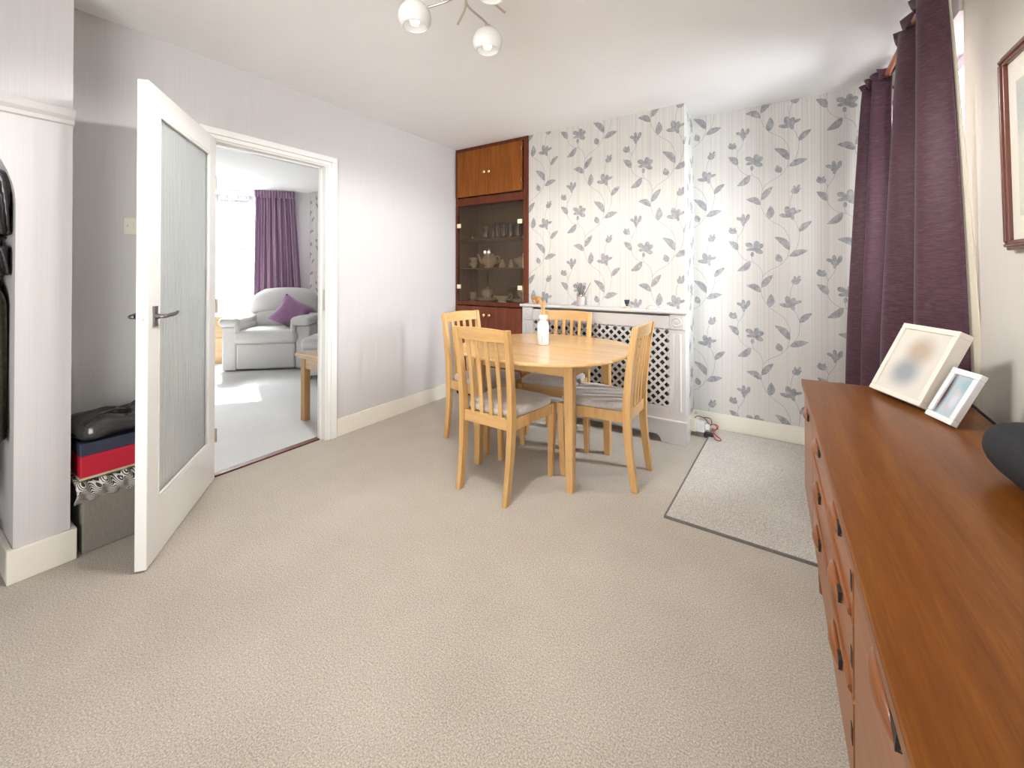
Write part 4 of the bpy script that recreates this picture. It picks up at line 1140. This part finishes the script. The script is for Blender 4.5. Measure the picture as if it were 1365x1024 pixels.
def sack(u, v):
    a = u * 2 * PI; e = .5 * PI - v * PI
    cx, sy_ = sup(.125, .165, 3.2, a); k = math.cos(e) ** .35 if math.cos(e) > 1e-4 else .02
    z = .045 + .045 * math.copysign(abs(math.sin(e)) ** .7, math.sin(e))
    wr = 1 + .05 * math.sin(a * 5 + v * 6) + .03 * math.sin(a * 11 - v * 9)
    return (.130 + cx * k * wr, .165 + sy_ * k * (1 + .03 * math.sin(a * 7)), max(.001, z + .010 * math.sin(a * 3 + 1) * math.cos(e) + (.012 * math.sin(cx * 30 + sy_ * 22) if e > 0 else 0)))
MB().grid(sack, 56, 18).build('body', 'shiny_black', bb_)
MB().tube(catmull([(.16, .09, .085), (.18, .10, .100), (.19, .13, .106), (.18, .16, .100), (.16, .19, .088)], 5), .006, 6).build('handle', 'leather_black', bb_)
MB().tube(catmull([(.17, .20, .088), (.19, .185, .102), (.20, .20, .125), (.19, .235, .134), (.18, .265, .122)], 5), .0045, 6).build('hook', 'plastic_black', bb_)

# ------------------------------------------------------------------ coats and bags inside the arch
def garment(name, label, cat, mat, x0, x1, z0, z1, th, ph, hanger=True):
    t_ = thing(name, label, cat, (0, 0, 0)); t_.location = ((x0 + x1) / 2, AY1 - th, z0)
    def fn(u, v):
        a = u * 2 * PI; h_ = z1 - z0; cx, cy = sup((x1 - x0) / 2, th * .96, 2.6, a)
        sh_ = (1 - .75 * max(0, (v - .86) / .14) ** 2) * (1 if v > .02 else .9)
        f_ = 1 + .10 * math.sin(a * 6 + ph + v * 3) * (1 - .6 * v) + .05 * math.sin(a * 11 + v * 8)
        return (cx * sh_ * f_, max(-th, min(th * .985, cy * sh_ * f_)), v * h_)
    MB().grid(fn, 56, 24).build('body', mat, t_)
    MB().tube([(0, 0, (z1 - z0) * .97), (0, th * .5, (z1 - z0) + .03), (0, th * .98, (z1 - z0) + .03)], .004, 6).build('loop', mat, t_)
    return t_
garment('olive_coat', 'dark olive coat hanging inside the arched cupboard at far left', 'coat', 'olive_cloth', -2.90, -2.59, .52, 1.16, .036, .4)
garment('navy_coat', 'dark navy coat hanging deep inside the arched cupboard', 'coat', 'navy_cloth', -3.28, -2.96, .35, 1.45, .06, 1.9)
g_ = garment('black_handbag', 'shiny black handbag hung at the top inside the arch', 'bag', 'shiny_black', -2.84, -2.53, 1.352, 1.62, .040, 2.2)
MB().tube([(.10, -.02, .10), (.10, -.043, .10)], .010, 10).build('buckle', 'brushed_nickel', g_)
g_ = garment('black_shoulder_bag', 'matt black shoulder bag hanging below the shiny handbag', 'bag', 'leather_black', -2.84, -2.55, 1.19, 1.315, .038, 3.0)
MB().tube([(.10, -.02, .015), (.135, -.034, .015)], .004, 6).build('zip', 'foil_gold', g_)
def added_shade_coat(name, label, mat, y, x0, x1, z0, z1, ph):  # coats added out of view to keep light off the arch jamb
    t_ = thing(name, label, 'coat', ((x0 + x1) / 2, y, z0))
    def fn(u, v):
        a = u * 2 * PI; cx, cy = sup((x1 - x0) / 2, .062, 2.4, a); sh_ = 1 - .8 * max(0, (v - .88) / .12) ** 2
        f_ = 1 + .08 * math.sin(a * 7 + ph + v * 4) * (1 - .5 * v)
        return (cx * sh_ * f_, cy * sh_ * f_, v * (z1 - z0))
    MB().grid(fn, 48, 20).build('body', mat, t_)
    MB().tube([(0, 0, z1 - z0 - .01), (0, 0, z1 - z0 + .05), (0, .015, z1 - z0 + .062), (0, .03, z1 - z0 + .05)], .003, 6).build('hanger_hook', 'pewter', t_)
added_shade_coat('added_black_coat', 'long black coat added just inside the arch to shade its jamb', 'navy_cloth', .135, -3.05, -2.56, .30, 1.62, .3)
added_shade_coat('added_grey_coat', 'long dark olive coat added in mid cupboard to block light', 'olive_cloth', -.02, -3.05, -2.56, .22, 1.62, 1.3)
added_shade_coat('added_short_coat', 'dark coat added at the near side of the cupboard to block light', 'leather_black', -.18, -3.05, -2.56, .35, 1.62, 2.3)
lb = thing('floor_bag', 'black bag standing on the floor inside the arched cupboard', 'bag', (-2.72, .20, 0))
MB().lathe([(0, .001), (.09, .001), (.10, .03), (.095, .12), (.07, .17), (.03, .19), (0, .192)], n=20, sy=.8).build('body', 'leather_black', lb)

# ------------------------------------------------------------------ living room furniture
def rbox(name, mat, x0, x1, y0, y1, z0, z1, r, parent, seg=5):
    return box(name, mat, x0, x1, y0, y1, z0, z1, parent, r, seg)
ac = thing('armchair', 'pale cream recliner armchair with padded arms in the living room', 'armchair', (-5.335, 2.66, 0), math.atan2(.665, .73))
# local: x along the front (left to right as seen), y backwards
rbox('footrest_panel', 'cream_upholstery', -.335, .335, -.005, .10, .02, .335, .03, ac)
rbox('seat', 'cream_upholstery', -.375, .375, -.045, .62, .33, .505, .075, ac)
for s_ in (-1, 1):
    rbox('arm', 'cream_upholstery', s_ * .335, s_ * .50, .005, .82, .01, .545, .025, ac)
    a_ = rbox('arm_pad', 'cream_upholstery', s_ * .285, s_ * .525, -.055, .66, .545, .655, .052, ac)
    rbox('arm_roll', 'cream_upholstery', s_ * .285, s_ * .345, -.045, .60, .46, .60, .03, ac)
def backfn(z0_, z1_, y0_, y1_, wtop, wbot, r_):
    rings = []
    for i in range(13):
        t_ = i / 12; e = math.sin(PI * t_) ** .35 if 0 < t_ < 1 else .05
        z = z0_ + (z1_ - z0_) * t_; hw = wbot + (wtop - wbot) * t_; hw *= (1 - .30 * max(0, (t_ - .7) / .3) ** 2)
        cy = y0_ + (y1_ - y0_) * t_
        rings.append([(x, cy + y, z - .05 * (x / .42) ** 2 * t_) for x, y in (sup(hw, .13 * e, 3, 2 * PI * k / 36) for k in range(36))])
    return MB().loft(rings)
backfn(.45, .72, .50, .58, .36, .36, .1).build('back_lower', 'cream_upholstery', ac)
backfn(.66, 1.0, .57, .70, .40, .43, .1).build('head_cushion', 'cream_upholstery', ac)
rbox('back_shell', 'cream_upholstery', -.40, .40, .66, .84, .05, .86, .05, ac)
cu = thing('cushion', 'small purple scatter cushion propped on the cream armchair', 'cushion', (0, 0, 0))
def pillow(u, v):
    x = 2 * u - 1; y = 2 * v - 1; return x, y
pm = MB()
for sgn in (1, -1):
    pm.grid(lambda u, v: (.19 * (2 * u - 1) * (1 - .10 * (1 - abs(2 * v - 1)) ** 1), .19 * (2 * v - 1) * (1 - .10 * (1 - abs(2 * u - 1))), sgn * .075 * (max(0, (1 - (2 * u - 1) ** 4) * (1 - (2 * v - 1) ** 4))) ** .6 + .006 * math.sin(u * 17 + v * 11) * u * (1 - u) * 4), 16, 16)
po = pm.build('cover', 'purple_cloth', cu, rot=(math.radians(68), 0, 0))
cu.rotation_euler = (0, math.radians(32), math.atan2(.665, .73) + .25)
po.rotation_euler = (math.radians(72), math.radians(0), 0)
M_ = Matrix.Rotation(math.atan2(.665, .73), 4, 'Z'); q = M_ @ Vector((.20, .285, .675)); cu.location = Vector((-5.335, 2.66, 0)) + q
# oak side table
ot = thing('side_table', 'oak side table just inside the living room doorway', 'table', (-3.335, 1.885, 0))
MB().box(0, .46, 0, .75, .525, .550).build('tabletop', 'oak_pale', ot, .008)
MB().box(.02, .44, .02, .73, .508, .525).build('top_moulding', 'oak_pale', ot, .006)
MB().box(.045, .42, .045, .065, .425, .508).box(.045, .42, .69, .71, .425, .508).box(.045, .065, .045, .71, .425, .508).box(.40, .42, .045, .71, .425, .508).build('apron', 'oak_pale', ot)
for x in (.035, .375):
    for y in (.035, .665): box('leg', 'oak_leg', x, x + .052, y, y + .052, 0, .508, ot, .003)
# footstool
fs = thing('footstool', 'cream upholstered footstool behind the oak side table', 'footstool', (-4.50, 2.62, 0), math.atan2(.665, .73))
rbox('base', 'cream_upholstery', 0, .62, 0, .46, .05, .35, .03, fs)
rbox('cushion_top', 'cream_upholstery', -.01, .63, -.01, .47, .34, .465, .05, fs)
for x in (.05, .55):
    for y in (.05, .39): box('foot', 'oak_leg', x, x + .04, y, y + .04, 0, .05, fs)
# oak shelf unit at the window
ow = thing('shelf_unit', 'small oak shelf unit left of the cream armchair', 'shelf unit', (-6.42, 2.36, 0), math.atan2(.665, .73))
MB().box(0, .30, 0, .018, 0, .62).box(0, .30, .26, .28, 0, .62).build('back_panel', 'oak_pale', ow, .002)
for x in (0, .28): box('side', 'oak_pale', x, x + .02, 0, .28, 0, .60, ow)
for z in (.05, .32, .60): box('shelf', 'oak_pale', -.01, .31, -.01, .29, z, z + .025, ow, .003)
bpy.context.view_layer.update()
